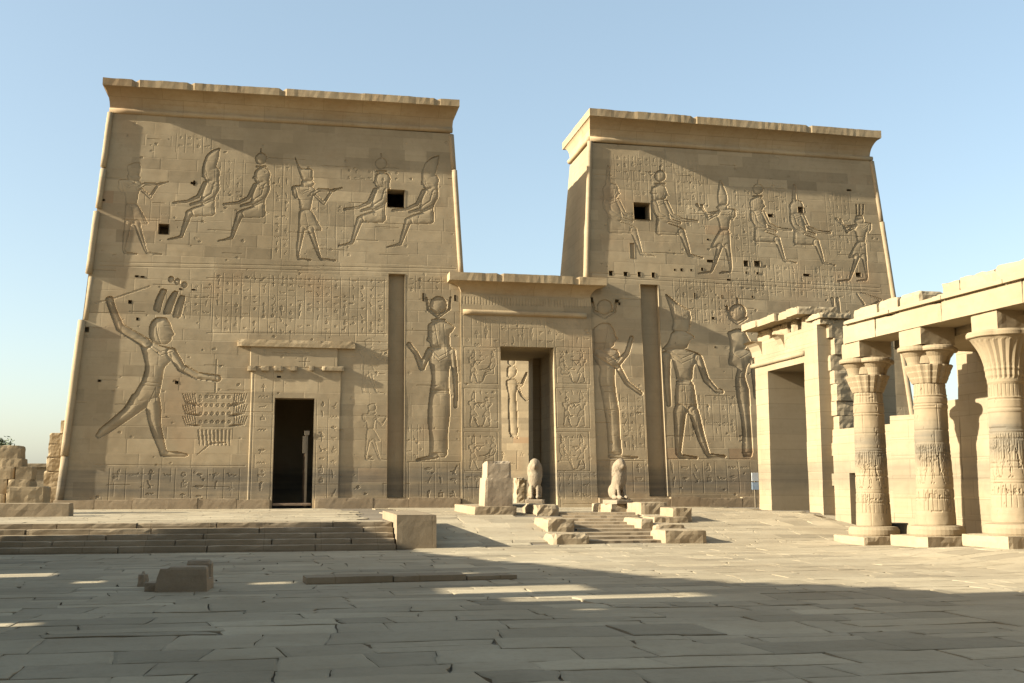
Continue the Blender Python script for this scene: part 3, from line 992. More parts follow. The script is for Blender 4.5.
# base course
rr = random.Random(4)
def base_course(xa, xb, parent, off=0.0, gap=None):
    x = xa
    k = 0
    while x < xb - .2:
        L = min(rr.uniform(1.2, 2.6), xb - x)
        if gap and x < gap[1] and x + L > gap[0]:
            if x < gap[0] - .15:
                L = gap[0] - x
            else:
                x = gap[1]
                continue
        h = rr.uniform(.38, .47)
        mesh_obj('base_block', rough_box(L - .008, .6, h, 40 + k + int(xa * 3), .006, .02, .14), M_BROWNP, parent, (x + L / 2, Y0 - off + .12 - rr.uniform(0, .04), ZP - .03))
        x += L
        k += 1
M_BROWNP = stone('base_course_stone', (0.266, 0.195, 0.118), (0.305, 0.231, 0.146), (0.198, 0.141, 0.083), bump=0.4)
base_course(-9.2, 6.85, LT, 0.0, (-.95, .84))
# doorway: cornice slab, broken roll moulding, threshold, leaf standing open
a, b = face(238, 341), face(355, 346)
mesh_obj('door_cornice', rough_box(b[0] - a[0], .62, .30, 5, .008, .04, .16), M_CORN, LT, ((a[0] + b[0]) / 2, Y0 + (7.3 - ZP) * TB + .12, 7.32))
for i, (xa, xb) in enumerate(((248, 256), (261, 269), (274, 283), (290, 297), (309, 314), (322, 344))):
    p, q = face(xa, 369), face(xb, 369)
    mesh_obj('door_moulding', rough_box(q[0] - p[0], .3, .2, 60 + i, .008, .03, .1), M_PYL_T, LT, ((p[0] + q[0]) / 2, Y0 + (6.4 - ZP) * TB - .06, p[1] - .08))
mesh_obj('threshold', rough_box(1.55, .25, .10, 9, .004, .02, .2), M_WOOD, LT, (-.07, Y0 + .1, ZP + .12))
leaf = thing('door_leaf', 'x', 'x')
del leaf['label'], leaf['category']
bm = bmesh.new()
add_box(bm, -.03, .03, 0, 1.3, 0, 3.0)
for k in range(5):
    add_box(bm, -.055, -.03, .02, 1.28, .1 + k * .65, .22 + k * .65)
bpy.data.objects.remove(leaf)
dl = mesh_obj('door', bm_mesh(bm), M_WOOD, LT, (.46, Y0 + .25, ZP + .05), rad(4))
dl['label'] = 'wooden door leaf standing open'
bm = bmesh.new()
add_box(bm, -.045, .045, -.04, 0, 0, 2.95)
mesh_obj('edge_strip', bm_mesh(bm), M_BRASS, dl, (0, -.003, 0))
bm = bmesh.new()
add_box(bm, -.10, .10, -.10, -.045, 2.95, 3.12)
add_box(bm, -.16, -.04, -.09, -.05, 2.2, 2.9)
mesh_obj('latch', bm_mesh(bm), M_BRASS, dl)

# ---- right (east) tower
RT = thing('pylon_tower', 'tall carved sandstone tower right of the gateway, partly hidden by the colonnade', 'temple tower', (0, 0, 0))
sr = (face(644.5, 390)[0], face(663, 390)[0])
slotR = (sr[0], sr[1], 1.12, 10.65, 0.34)
rt_holes = [slotR, hole(634, 650, 203, 219, 1.6)]
f6 = lambda x, y: (550 + x / 2.926, 90 + y / 2.926)
for (x, y, a, b) in ((307, 141, 8, 5), (499, 155, 8, 5), (713, 172, 7, 5), (178, 536, 6, 7), (221, 538, 6, 6), (261, 539, 5, 7), (302, 541, 5, 7), (733, 350, 8, 8), (902, 540, 8, 6),
                     (573, 507, 7, 8), (606, 508, 9, 8), (750, 541, 10, 3), (468, 500, 10, 3), (365, 526, 3, 3), (385, 526, 4, 4), (413, 527, 3, 3), (445, 524, 4, 4), (645, 367, 8, 4),
                     (574, 534, 3, 3), (607, 536, 4, 3), (523, 555, 7, 2), (423, 602, 2, 8), (503, 605, 2, 5), (592, 605, 3, 3), (240, 470, 6, 22), (875, 293, 7, 2), (462, 437, 4, 2), (203, 625, 3, 4)):
    p = f6(x, y)
    rt_holes.append(hole(p[0] - a / 2.926, p[0] + a / 2.926, p[1] - b / 2.926, p[1] + b / 2.926, .35 if (a, b) != (6, 22) else .06))
for (x, y, a, b) in ((592, 300, 1, 2.5), (617, 301, 2, 1.5), (713, 318, 1.6, 1), (715, 347, .8, .8)):
    rt_holes.append(hole(x - a, x + a, y - b, y + b, .25))
W = Wall(12.0, 28.5, ZP - .05, ZT, 0.025, rt_holes, seed=8)
for px_, py_, k, cr in ((622.8, 256.5, 1.0, 'tall'), (671, 258, 1.0, 'disk'), (767.7, 263, .9, 'disk'), (807, 265.4, .89, 'tall')):
    W.carve(to_face(seat(px_, py_, k, True, cr)), SM if px_ > 640 else .03, SW, .35, SG)
    details(W, 'seat', px_, py_, k, True)
for px_, py_, k, cr in ((725, 273, .86, 'white'), (861.7, 280.8, .78, 'tall')):
    W.carve(to_face(stand(px_, py_, k, True, cr, True)), SM, SW, .35, SG)
    details(W, 'stand', px_, py_, k, True)
W.carve(to_face(GOD_R), 0.085, 0.15, .4, .045)
W.carve(to_face(HORUS), 0.085, 0.15, .4, .045)
W.carve(to_face(GOD_R2), 0.085, 0.15, .4, .045)
W.carve(to_face(crop(820, 260, 4.88)([('limb', [(60, 190, 9), (75, 280, 5)]), ('limb', [(85, 190, 9), (100, 275, 5)]), ('limb', [(180, 165, 5), (215, 215, 6)]), ('limb', [(200, 160, 4), (300, 195, 5), (235, 230, 4)])])), .05, .05, 0)
inner(W, crop(580, 280, 3.41), [[(70, 362), (122, 362)], [(74, 246), (100, 266), (130, 250)], [(70, 256), (100, 278), (134, 262)], [(100, 588), (144, 588)], [(98, 154), (92, 190), (84, 236)], [(106, 182), (116, 182)], [(140, 276), (150, 284)]])
inner(W, crop(650, 280, 3.415), [[(90, 346), (148, 350)], [(90, 356), (150, 360)], [(118, 362), (128, 450)], [(76, 244), (110, 268), (150, 250)], [(72, 256), (110, 284), (158, 262)], [(82, 172), (136, 178)], [(118, 190), (130, 192)], [(296, 334), (328, 334)], [(280, 250), (306, 268), (338, 250)], [(316, 590), (350, 590)]])
zone(W, 615, 700, 160, 176, colw=.34, cell=.3, depth=.010)
zone(W, 625, 655, 172, 200, colw=.36, cell=.3, depth=.009)
zone(W, 678, 704, 180, 228, colw=.34, cell=.3, depth=.009)
zone(W, 736, 752, 190, 262, colw=.36, cell=.3, depth=.010)
zone(W, 770, 785, 182, 222, colw=.36, cell=.3, depth=.008)
zone(W, 830, 848, 192, 255, colw=.36, cell=.3, depth=.008)
zone(W, 675, 742, 282, 322, colw=.34, cell=.28, depth=.013)
zone(W, 745, 850, 268, 295, colw=.4, cell=.3, depth=.011)
zone(W, 690, 735, 395, 440, colw=.4, cell=.34, depth=.009)
zone(W, 622, 643, 395, 450, colw=.34, cell=.34, depth=.010)
zone(W, 668, 750, 462, 493, colw=.6, cell=.5, depth=.014)
zone(W, 600, 644, 462, 492, colw=.5, cell=.5, depth=.012)
for (a, b, c, d) in ((590, 277, 880, 292), (590, 273, 880, 288), (667, 459, 750, 459), (594, 461, 645, 461)):
    rule(W, a, b, c, d)
W.wear(260)
mesh_obj('wall', W.mesh('tower_front', face_pos(), right_clip), M_PYL, RT)
body('wall', right_clip, RT, M_SIDE)
x0, x1 = right_clip(ZT)
ring_cornice('cornice', x0, x1 - .12, yf, yf + 3.7, ZT + .25, cavetto(.74, .78, .36), RT, M_CORN, 2, -.14, side=.27, chip=.12, seg=.16)
tube('moulding', [(x0 + (x1 - x0) * i / 20, yf + .02, ZT + .18 - .1 * i / 20) for i in range(21)], [.13] * 21, M_CORN, RT, 10, 5, .08)
tube('moulding', [(x0 - .02, yf + 3.7 * i / 10, ZT + .18) for i in range(11)], [.13] * 11, M_CORN, RT, 10, 5, .08)
edge_torus(right_clip, 0, RT, [(10.6, 17.4, .12, .0, .0)])
edge_torus(right_clip, 1, RT, [(ZP + 2, 9.4, .14, .0, .03), (9.45, 14.2, .13, .0, .03), (14.24, 17.3, .12, -.02, .03)])
base_course(12.85, 28.6, RT)

# ---- gateway between the towers
GOFF = 0.07
GW = thing('temple_gateway', 'tall carved gateway with a deep dark passage between the two pylon towers', 'gateway', (0, 0, 0))
gop = (8.66, 11.05, ZP - .02, 7.60)
gx0, gx1 = 6.93, 12.82
GZT = 9.9
W = Wall(gx0, gx1, ZP - .05, GZT, 0.024, [(*gop, 0)], seed=12)
gface = lambda x, y: face(x, y, GOFF)
gz = lambda *a, **kw: W.glyphs(*px_rect(*a, GOFF), **kw)
for (xa, xb, mir) in ((464, 498, False), (556, 590, True)):
    for (ya, yb_) in ((347, 384), (388, 428), (432, 471)):
        A, B = gface(xa, ya), gface(xb, yb_)
        for l in (((A[0], A[1]), (B[0], A[1])), ((A[0], B[1]), (B[0], B[1])), ((A[0], A[1]), (A[0], B[1])), ((B[0], A[1]), (B[0], B[1]))):
            W.line(*l, .016, .012)
        k = (yb_ - ya) / 118
        wdt = xb - xa
        W.carve(to_face(stand(xa + wdt * (.25 if not mir else .78), yb_ - 1.5, k * 1.0, mir, 'white'), GOFF), .02, .03, .3, .02)
        if ya == 388:
            W.carve(to_face(stand(xa + wdt * (.70 if not mir else .3), yb_ - 1.5, k * .95, not mir, 'blue'), GOFF), .02, .03, .3, .02)
        else:
            W.carve(to_face(seat(xa + wdt * (.74 if not mir else .3), yb_ - 1.5, k * 1.1, mir, 'disk'), GOFF), .02, .03, .3, .02)
        W.glyphs(A[0] + .1, B[0] - .1, A[1] - .5, A[1] - .08, colw=.25, cell=.22, depth=.010, lines=False)
    gz(xa, xb, 473, 499, colw=.4, cell=.36, depth=.010)
gz(463, 590, 320, 345, colw=.42, cell=.36, depth=.009)
p0, p1 = gface(463, 296), gface(590, 309)
for i in range(44):
    x = p0[0] + (p1[0] - p0[0]) * i / 43
    W.line((x, p1[1] + .05), (x, p0[1] - .02), .016, .018)
W.wear(60)
me = W.mesh('gateway_front', face_pos(GOFF))
mesh_obj('wall', me, M_PYL, GW)
bm = bmesh.new()
def quad(bm, *pts):
    bm.faces.new([bm.verts.new(p) for p in pts])
fy = lambda z, o=GOFF: Y0 - o + (z - ZP) * TB
yb_ = Y0 + 5.9
for x in (gx0, gx1):
    quad(bm, (x, fy(ZP - .05), ZP - .05), (x, Y0 + 1.5, ZP - .05), (x, Y0 + 1.5, GZT), (x, fy(GZT), GZT))
a, b, zb0, zb1 = gop
# reveals: outer jambs, then a wider dark passage, then inner jambs
y1_, y2_ = Y0 + 1.35, Y0 + 4.9
for x, s in ((a, -1), (b, 1)):
    quad(bm, (x, fy(zb0) + .0, zb0), (x, y1_, zb0), (x, y1_, zb1), (x, fy(zb1), zb1))
    quad(bm, (x, y1_, zb0), (x + s * .35, y1_, zb0), (x + s * .35, y1_, zb1), (x, y1_, zb1))
    quad(bm, (x + s * .35, y1_, zb0), (x + s * .35, y2_, zb0), (x + s * .35, y2_, zb1), (x + s * .35, y1_, zb1))
    quad(bm, (x + s * .35, y2_, zb0), (x + s * .02, y2_, zb0), (x + s * .02, y2_, zb1), (x + s * .35, y2_, zb1))
    quad(bm, (x + s * .02, y2_, zb0), (x + s * .02, yb_, zb0), (x + s * .02, yb_, zb1), (x + s * .02, y2_, zb1))
quad(bm, (a - .36, fy(zb1), zb1), (b + .36, fy(zb1), zb1), (b + .36, yb_, zb1), (a - .36, yb_, zb1))
quad(bm, (a - .36, Y0 + .1, ZP - .01), (b + .36, Y0 + .1, ZP - .01), (b + .36, yb_, ZP - .01), (a - .36, yb_, ZP - .01))
quad(bm, (gx0, yb_, ZP), (a - .02, yb_, ZP), (a - .02, yb_, 10.4), (gx0, yb_, 10.4))
quad(bm, (b + .02, yb_, ZP), (gx1, yb_, ZP), (gx1, yb_, 10.4), (b + .02, yb_, 10.4))
quad(bm, (a - .02, yb_, zb1), (b + .02, yb_, zb1), (b + .02, yb_, 10.4), (a - .02, yb_, 10.4))
mesh_obj('passage', bm_mesh(bm), M_SIDE, GW)
ring_cornice('cornice', gx0 + .02, gx1 - .02, fy(GZT) + .02, yb_, GZT, cavetto(.60, .48, .36), GW, M_CORN, 7, 0.0, .16, side=.95, chip=.12)
p0, p1 = gface(463, 312), gface(586, 315)
tube('moulding', [(p0[0] + (p1[0] - p0[0]) * i / 14, fy(p0[1]) - .02, p0[1]) for i in range(15)], [.12] * 15, M_CORN, GW, 12, 8, .05)

# ---- inner pylon seen through the gateway
SP = thing('inner_pylon', 'sunlit carved wall far inside the court, seen through the gateway passage', 'temple wall', (17.2, 84, ZP), rad(-14))
W = Wall(-12, 12, 0, 12.2, 0.06, seed=21)
wpx = lambda x, y: ((x - 514) * .085 - .1, (447 - y) * .0865 + 4.0)
fig = crop(440, 370, 4.878)([
    circle(340, -10, 20), ('poly', [(318, 15), (345, 8), (365, 25), (362, 55), (340, 68), (316, 60)]),
    ('poly', [(315, 75), (345, 68), (368, 80), (372, 110), (360, 140), (366, 200), (372, 330), (330, 330), (322, 200), (326, 150), (314, 100)]),
    ('limb', [(325, 85, 8), (385, 100, 8), (408, 45, 6)]), ('limb', [(370, 110, 7), (385, 145, 6), (410, 168, 6)]),
    ('limb', [(340, 330, 6), (368, 336, 5)])])
W.carve(to_face(fig, 0, wpx), .13, .16, .2, .08)
W.glyphs(-3, 3, 2.2, 3.6, colw=.8, cell=.6, depth=.03)
W.line((-12, 11.3), (12, 11.3), .12, .08)
mesh_obj('wall', W.mesh('inner_wall', lambda u, z, h: (u, (z) * TB - h, z)), M_PYL, SP)
bm = bmesh.new()
add_box(bm, -12, 12, .3 + 12 * TB, 4.5, 0, 12.1)
mesh_obj('wall', bm_mesh(bm), M_SIDE, SP)
ring_cornice('cornice', -12, 12, 12.2 * TB, 4.6, 12.2, cavetto(.6, .7, .4), SP, M_CORN, 17)

# ------------------------------------------------------------------ east gate (faces the court from the right)
GX = 18.35
EG = thing('stone_gate', 'sunlit sandstone gate with a broken cornice standing in front of the right tower', 'gate', (0, 0, 0))
gu = lambda x, y, X=GX: (lambda q: (-q[0], q[1]))(onx(x, y, X))
A, B = gu(757, 425), gu(820.5, 425)
o1, o2 = gu(769.5, 430), gu(806.5, 430)
zo = (gu(769, 371)[1] + gu(806, 362)[1]) / 2
gu0, gu1 = A[0], B[0]
gtop = 7.35
W = Wall(gu0, gu1, .3, gtop, 0.03, [(o1[0], o2[0], .3, zo, 0)], seed=31, course=.6, joint=.006, und=.008)
q0 = gu(758, 346)
W.glyphs(o1[0] + .2, o2[0] + .6, 6.5, 7.2, colw=.5, cell=.4, depth=.012, lines=False)
W.carve([('limb', [((o1[0] + o2[0]) / 2 + .3, 6.95, .22)])], .03, .08, 0)
mesh_obj('wall', W.mesh('gate_front', lambda u, z, h: (GX - h, -u, z)), M_GATE, EG)
bm = bmesh.new()
th = 3.0
ya_, yb2 = -gu1, -gu0                     # south, north
oa, ob = -o2[0], -o1[0]
quad(bm, (GX, yb2, .3), (GX + th, yb2, .3), (GX + th, yb2, gtop), (GX, yb2, gtop))
quad(bm, (GX, ya_, .3), (GX + th, ya_, .3), (GX + th, ya_, gtop), (GX, ya_, gtop))
quad(bm, (GX, ya_, gtop), (GX + th, ya_, gtop), (GX + th, yb2, gtop), (GX, yb2, gtop))
for y in (oa, ob):
    quad(bm, (GX, y, .3), (GX + th, y, .3), (GX + th, y, zo), (GX, y, zo))
quad(bm, (GX, oa, zo), (GX + th, oa, zo), (GX + th, ob, zo), (GX, ob, zo))
quad(bm, (GX + th, ya_, .3), (GX + th, oa, .3), (GX + th, oa, gtop), (GX + th, ya_, gtop))
quad(bm, (GX + th, ob, .3), (GX + th, yb2, .3), (GX + th, yb2, gtop), (GX + th, ob, gtop))
quad(bm, (GX + th, oa, zo), (GX + th, ob, zo), (GX + th, ob, gtop), (GX + th, oa, gtop))
mesh_obj('wall', bm_mesh(bm), M_GATE, EG)
tube('moulding', [(GX - .03, yb2 + .25 - (yb2 + .25 - (ya_ + 1.0)) * i / 12, 6.42) for i in range(13)], [.095] * 13, M_GATE, EG, 12, 2, .08)
# broken cornice blocks
for i, (xa, xb, yt, ov) in enumerate(((747, 762, 312, .62), (762, 781, 305, .55), (782, 790, 297, .42), (791, 803, 294, .5), (804, 820, 300, .05))):
    p, q = gu(xa, yt, GX - ov * .5), gu(xb, yt, GX - ov * .5)
    zt = p[1] if i < 4 else 7.75
    zt = min(max(zt, 7.6), 8.1)
    L = q[0] - p[0]
    yc_ = -(p[0] + q[0]) / 2
    th_ = .30 if i < 4 else .2
    mesh_obj('cornice_core', rough_box(1.2, max(.3, L - .3), zt - th_ - gtop + .02, 170 + i, .05, .12, .1), M_GATE, EG, (GX + .62, yc_, gtop - .01))
    mesh_obj('cornice_block', rough_box(1.2 + ov, L - .03, th_, 70 + i, .03, .09, .1), M_BEAM, EG, (GX - ov + (1.2 + ov) / 2, yc_, zt - th_), rad(rr.uniform(-3, 3)))
# flared cavetto under the broken blocks
for i, (ua, ub) in enumerate(((gu0 - .25, gu0 + .7), (gu0 + 2.3, gu0 + 2.75))):
    bm = bmesh.new()
    pts = [(0, 0), (.04, .2), (.14, .4), (.32, .54), (.42, .56), (0, .56)]
    for s in (ua, ub):
        for (o, u) in pts:
            bm.verts.new((GX - .004 - o, -s, gtop - .57 + u))
    bm.verts.ensure_lookup_table()
    n = len(pts)
    for k in range(n):
        bm.faces.new((bm.verts[k], bm.verts[(k + 1) % n], bm.verts[n + (k + 1) % n], bm.verts[n + k]))
    bm.faces.new(bm.verts[:n])
    bm.faces.new(bm.verts[n:])
    mesh_obj('cornice_fragment', bm_mesh(bm), M_BEAM, EG)
# ragged masonry on the south end
rr = random.Random(11)
z = .0
k = 0
while z < 7.0:
    h = rr.uniform(.42, .62)
    L = rr.uniform(.36, .5) if z < 5.6 else rr.uniform(.15, .36)
    mesh_obj('toothing_block', rough_box(1.3 + rr.uniform(-.3, .1), L, h - .004, 90 + k, .03, .06, .13), M_GATE, EG, (GX + .42 + .65 + rr.uniform(-.1, .1), ya_ - L / 2 + .05, z))
    z += h
    k += 1

# ------------------------------------------------------------------ east colonnade
def lathe(prof, n=48, fn=None):
    bm = bmesh.new()
    rings = []
    for (r, z) in prof:
        rings.append([bm.verts.new(((r if fn is None else fn(r, 2 * math.pi * k / n, z)) * math.cos(2 * math.pi * k / n),
                                    (r if fn is None else fn(r, 2 * math.pi * k / n, z)) * math.sin(2 * math.pi * k / n), z)) for k in range(n)])
    for a, b in zip(rings[:-1], rings[1:]):
        for k in range(n):
            bm.faces.new((a[k], a[(k + 1) % n], b[(k + 1) % n], b[k]))
    bm.faces.new(list(reversed(rings[0])))
    bm.faces.new(rings[-1])
    return bm
def bm_join(dst, src, off=(0, 0, 0)):
    me = bpy.data.meshes.new('t')
    src.to_mesh(me)
    src.free()
    n0 = len(dst.verts)
    dst.from_mesh(me)
    dst.verts.ensure_lookup_table()
    for v in dst.verts[n0:]:
        v.co += Vector(off)
    bpy.data.meshes.remove(me)
ZC = 5.16
def column(x, y, zb, kind, seed, label):
    T = thing('colonnade_column', label, 'column', (x, y, zb), rad(2), 'columns of the colonnade on the right')
    H = ZC - zb
    mesh_obj('plinth', rough_box(1.62, 1.62, .28, seed, .012, .05, .12), M_BLK, T)
    mesh_obj('base', bm_mesh(lathe([(.66, .276), (.68, .32), (.68, .44), (.62, .52), (.5, .54)], 40)), M_COLN, T)
    captop = {'lobed': H - .98, 'bell': H - 1.25}[kind]
    r0, r1 = .48, .385
    Wc = Wall(0, 2 * math.pi, .535, captop, 0.035, seed=seed + 100, course=.62, blk=(2.2, 4.0), joint=.012, und=.008)
    Wc.wear(40, .03, .12, .02)
    for zz in (.9, 1.45, 1.5, 2.6, 2.66, captop - 1.0):
        Wc.line((0, zz), (6.28, zz), .014, .012)
    for i in range(5):
        zz = captop - .32 - i * .075
        sl2 = Wc.win(0, 6.3, zz - .028, zz + .028)
        Wc.H[sl2] += .016
    for i in range(28):
        u = 2 * math.pi * i / 28
        Wc.line((u, captop - .28), (u, captop), .02, .012)
    for i in range(16):
        u = 2 * math.pi * i / 16 + .2
        kk = .0068
        P = []
        tpl = (STAND + crown_stand('white')) if i % 2 == 0 else (SEAT + crown_seat('disk'))
        anc = (130, 630) if i % 2 == 0 else (440, 540)
        for kd, pts in tpl:
            P.append((kd, [tuple([u + (p[0] - anc[0]) * kk * .2 * (1 if i % 4 < 2 else -1), 1.58 - (p[1] - anc[1]) * kk * .26] + ([p[2] * kk * .19] if kd == 'limb' else [])) for p in pts]))
        Wc.carve(P, .024, .04, .3, .02)
    Wc.glyphs(0, 6.28, 2.0, 2.55, colw=.14, cell=.22, depth=.018)
    Wc.glyphs(0, 6.28, .92, 1.42, colw=.25, cell=.3, depth=.02)
    Wc.glyphs(0, 6.28, 2.7, captop - 1.05, colw=.5, cell=.5, depth=.009, lines=False, fill=.35)
    def pos(u, z, h):
        r = r0 + (r1 - r0) * (z - .5) / (captop - .5) + h
        return r * np.cos(u), r * np.sin(u), z
    mesh_obj('shaft', Wc.mesh('shaft', pos), M_COLN, T)
    bm = bmesh.new()
    if kind == 'lobed':
        # lower tier of leaves, then four open lobes
        def leafy(r, t, z):
            return r * (1 + .07 * abs(math.sin(8 * t)))
        pr = []
        for i in range(13):
            t = i / 12
            st = .014 * ((t * 3) % 1.0)
            pr.append((.39 + .17 * t + st, captop + .46 * t))
        bm_join(bm, lathe(pr + [(.50, captop + .47)], 60, leafy))
        bm_join(bm, lathe([(.44, captop + .5), (.5, captop + 1.0)], 32))
        for dx, dy in ((-1, 0), (0, -1), (1, 0), (0, 1)):
            b_ = lathe([(.20, captop + .41), (.215, captop + .53), (.26, captop + .67), (.33, captop + .76), (.345, captop + .80), (.43, captop + .815), (.445, captop + .86), (.43, captop + .915), (.39, captop + .94)], 28)
            bm_join(bm, b_, (dx * .36, dy * .36, 0))
    else:
        def lob(r, t, z):
            k = max(0, (z - captop) / 1.25)
            return r * (1 + (.07 * k ** 2) * abs(math.sin(4 * t + .4)) - .0) + (.014 * math.sin(24 * t + (6 if k < .4 else 0)) if .1 < k < .8 else 0)
        pr = []
        for i in range(22):
            t = i / 21
            pr.append((.385 + .10 * t + .23 * t ** 3.4 + (.018 * ((t * 14) % 1.0) if t < .35 else 0), captop + 1.08 * t))
        pr += [(.745, captop + 1.085), (.765, captop + 1.10), (.765, captop + 1.18), (.73, captop + 1.23)]
        bm_join(bm, lathe(pr, 96, lob))
    mesh_obj('capital', bm_mesh(bm), M_COLN, T)
    mesh_obj('abacus', rough_box(1.0, .95, .45, seed + 3, .008, .03, .12), M_BEAM, T, (0, 0, H - .01))
    return T
column(15.83, 27.9, -.06, 'lobed', 1, 'carved column at the far end of the colonnade, beside the gate')
column(15.97, 25.1, .06, 'lobed', 2, 'carved column in the middle of the colonnade with a lobed capital, dark bin at its foot')
column(16.16, 22.3, .20, 'bell', 3, 'carved column nearest the right picture edge with a tall flaring bell capital')
column(16.29, 19.5, .20, 'bell', 4, 'carved column under the nearest stretch of stone beam, beyond the right picture edge')

EN = thing('entablature', 'long sunlit stone beam lying on the colonnade columns, topped by broken blocks', 'stone beam', (0, 0, 0))
zb = ZC + .43
cx = lambda y: 15.8 + (27.9 - y) * .054
ys = [28.2, 26.6, 23.75, 20.9, 17.5]
for i in range(4):
    y0_, y1_2 = ys[i + 1], ys[i]
    ym = (y0_ + y1_2) / 2
    mesh_obj('architrave', rough_box(1.02, y1_2 - y0_ - .006, .52, 20 + i, .012, .025 if i != 1 else .07, .12), M_BEAM, EN, (cx(ym), ym, zb), rad(3.1))
# ledge and frieze running on top
for i in range(5):
    y1_2 = 28.0 - i * 2.2
    ym = y1_2 - 1.1
    mesh_obj('ledge', rough_box(1.22, 2.19, .10, 30 + i, .005, .02, .14), M_BEAM, EN, (cx(ym), ym, zb + .522), rad(3.1))
rr = random.Random(6)
y = 27.75
hs = [.30, .34, .36, .16, .34, .36, .38, .4, .4]
Ls = [1.15, .95, .85, .95, .7, 1.3, 1.2, 1.3, 1.2]
for i, (h, L) in enumerate(zip(hs, Ls)):
    ym = y - L / 2
    mesh_obj('top_block', rough_box(.95 + rr.uniform(-.1, .05), L - .02, h, 50 + i, .025, .10, .12), M_BEAM, EN, (cx(ym) + .05 + (.25 if i == 3 else 0), ym, zb + .623), rad(3.1 + rr.uniform(-1, 1)))
    y -= L
# roof slabs from the beam to the rear wall
RWX = 19.05
for i in range(4):
    ym = 26.6 - i * 2.0
    mesh_obj('roof_slab', rough_box(2.9, 1.995, .62, 80 + i, .015, .03, .25), M_BEAM, EN, (17.98, ym, zb - .20), 0)

# rear wall of the colonnade
CW = thing('colonnade_wall', 'sunlit rear wall of the colonnade behind the carved columns, stepped at its top', 'wall', (0, 0, 0))
RX1 = 18.3
slot = (lambda a, b: (-a[0], -b[0]))(onx(849.5, 470, RX1), onx(857, 470, RX1))
us0, us1 = slot
parts_ = [(-34.75, -31.0, 3.5), (-31.0, -29.2, 3.75), (-29.2, -28.5, 4.1), (-28.5, -16.0, 5.78), (-16.0, 6.0, 6.0)]
for i, (ua, ub, h) in enumerate(parts_):
    hl = [(max(us0, ua + .05), us1, -.3, 2.0, .7)] if ua < us0 < ub else []
    RWX = RX1 if i == 0 else 19.05
    W = Wall(ua, ub, -.4, h, .035, hl, seed=60 + i, course=.56, joint=.006, und=.008)
    mesh_obj('wall', W.mesh('rear', lambda u, z, h_, RWX=RWX, i=i: ((RX1 + (u + 31.0) / 1.8 * (19.05 - RX1) if i == 1 else RWX) - h_ + .002 * i, -u, z)), M_GATE, CW)
    bm = bmesh.new()
    x_ = RWX + .01 + .002 * i
    quad(bm, (x_, -ua, -.4), (x_ + .9, -ua, -.4), (x_ + .9, -ua, h), (x_, -ua, h))
    quad(bm, (x_, -ub, -.4), (x_ + .9, -ub, -.4), (x_ + .9, -ub, h), (x_, -ub, h))
    quad(bm, (x_, -ua, h), (x_ + .9, -ua, h), (x_ + .9, -ub, h), (x_, -ub, h))
    quad(bm, (x_ + .9, -ua, -.4), (x_ + .9, -ub, -.4), (x_ + .9, -ub, h), (x_ + .9, -ua, h))
    mesh_obj('wall', bm_mesh(bm), M_GATE, CW)
# floor of the colonnade is the ground sheet; fill paving behind the columns
# ------------------------------------------------------------------ added west wall (outside the frame, shaped to cast the long shade)
WX = -10.0
WW = thing('shade_wall', 'tall stone wall added on the west to cast shade over the court, outside the picture', 'wall', (0, 0, 0))
# u = y
bm = bmesh.new()
te, to_ = math.tan(SUN_EL) / math.cos(SUN_OFF), math.tan(SUN_OFF)
def to_wall(px_, py_):
    p = ong(px_, py_)
    dx_ = p[0] - (WX + .05)
    return p[1] - dx_ * to_, p[2] + dx_ * te
SHADE = sorted([to_wall(*q) for q in ((1120, 593), (1024, 591), (927, 589), (862, 592), (800, 584), (742, 583), (662, 577.5), (560, 566), (490, 560), (415, 551))])
lights = []  # wall openings shaped to let thin sun patches fall in the shade
LIGHT_PX = ((455, 600, 586, 592), (520, 720, 595, 599), (365, 490, 574, 578), (0, 50, 623.5, 626), (268, 300, 582, 584), (0, 60, 574, 577), (90, 112, 581, 583), (600, 612, 609, 610))
for (xa, xb, ya, yb_) in LIGHT_PX:
    p, q = to_wall(xa, (ya + yb_) / 2), to_wall(xb, (ya + yb_) / 2)
    m, n_ = to_wall((xa + xb) / 2, ya), to_wall((xa + xb) / 2, yb_)
    yc, hw = (m[0] + n_[0]) / 2, abs(m[0] - n_[0]) / 2 + .02
    lights.append((yc - hw, yc + hw + .04, p[1] - .10, q[1] + .12))
yy = sorted(set([-8 + 2 * i for i in range(8)] + [8.4 + .6 * i for i in range(32)] + [27.9] + [v for l in lights for v in l[:2]]))
def wtop(y):
    P = [(-8, 9.6)] + SHADE + [(29, SHADE[-1][1])]
    for (a, ha), (b, hb) in zip(P[:-1], P[1:]):
        if a <= y <= b:
            return ha + (hb - ha) * (y - a) / (b - a)
    return 5
for i, (a, b) in enumerate(zip(yy[:-1], yy[1:])):
    top = wtop((a + b) / 2) + .10 * mnoise.noise(Vector((a * .9, 3, 1)))
    spans = [(-.2, top)]
    for l in lights:
        if l[0] <= a + 1e-6 and b <= l[1] + 1e-6:
            spans = [t_ for z0_, z1_ in spans for t_ in (((z0_, l[2]), (l[3], z1_)) if z0_ < l[2] and l[3] < z1_ else ((z0_, z1_),))]
    for z0_, z1_ in spans:
        add_box(bm, WX - .4 + .003 * (i % 2), WX + .05 + .003 * (i % 2), a, b, z0_, z1_)
mesh_obj('wall', bm_mesh(bm), M_WALLX, WW)

HW = thing('sky_blocking_hall', 'plain stone hall added behind the camera to block sky light, outside the picture', 'building', (0, 0, 0))
bm = bmesh.new()  # unseen hall added to shut out sky light and deepen the foreground shade
add_box(bm, -9.5, 13, -13, -7, -.2, 8.0)
add_box(bm, -9.9, 13.4, -13.4, -6.6, 8.0, 8.7)
mesh_obj('wall', bm_mesh(bm), M_WALLX, HW)
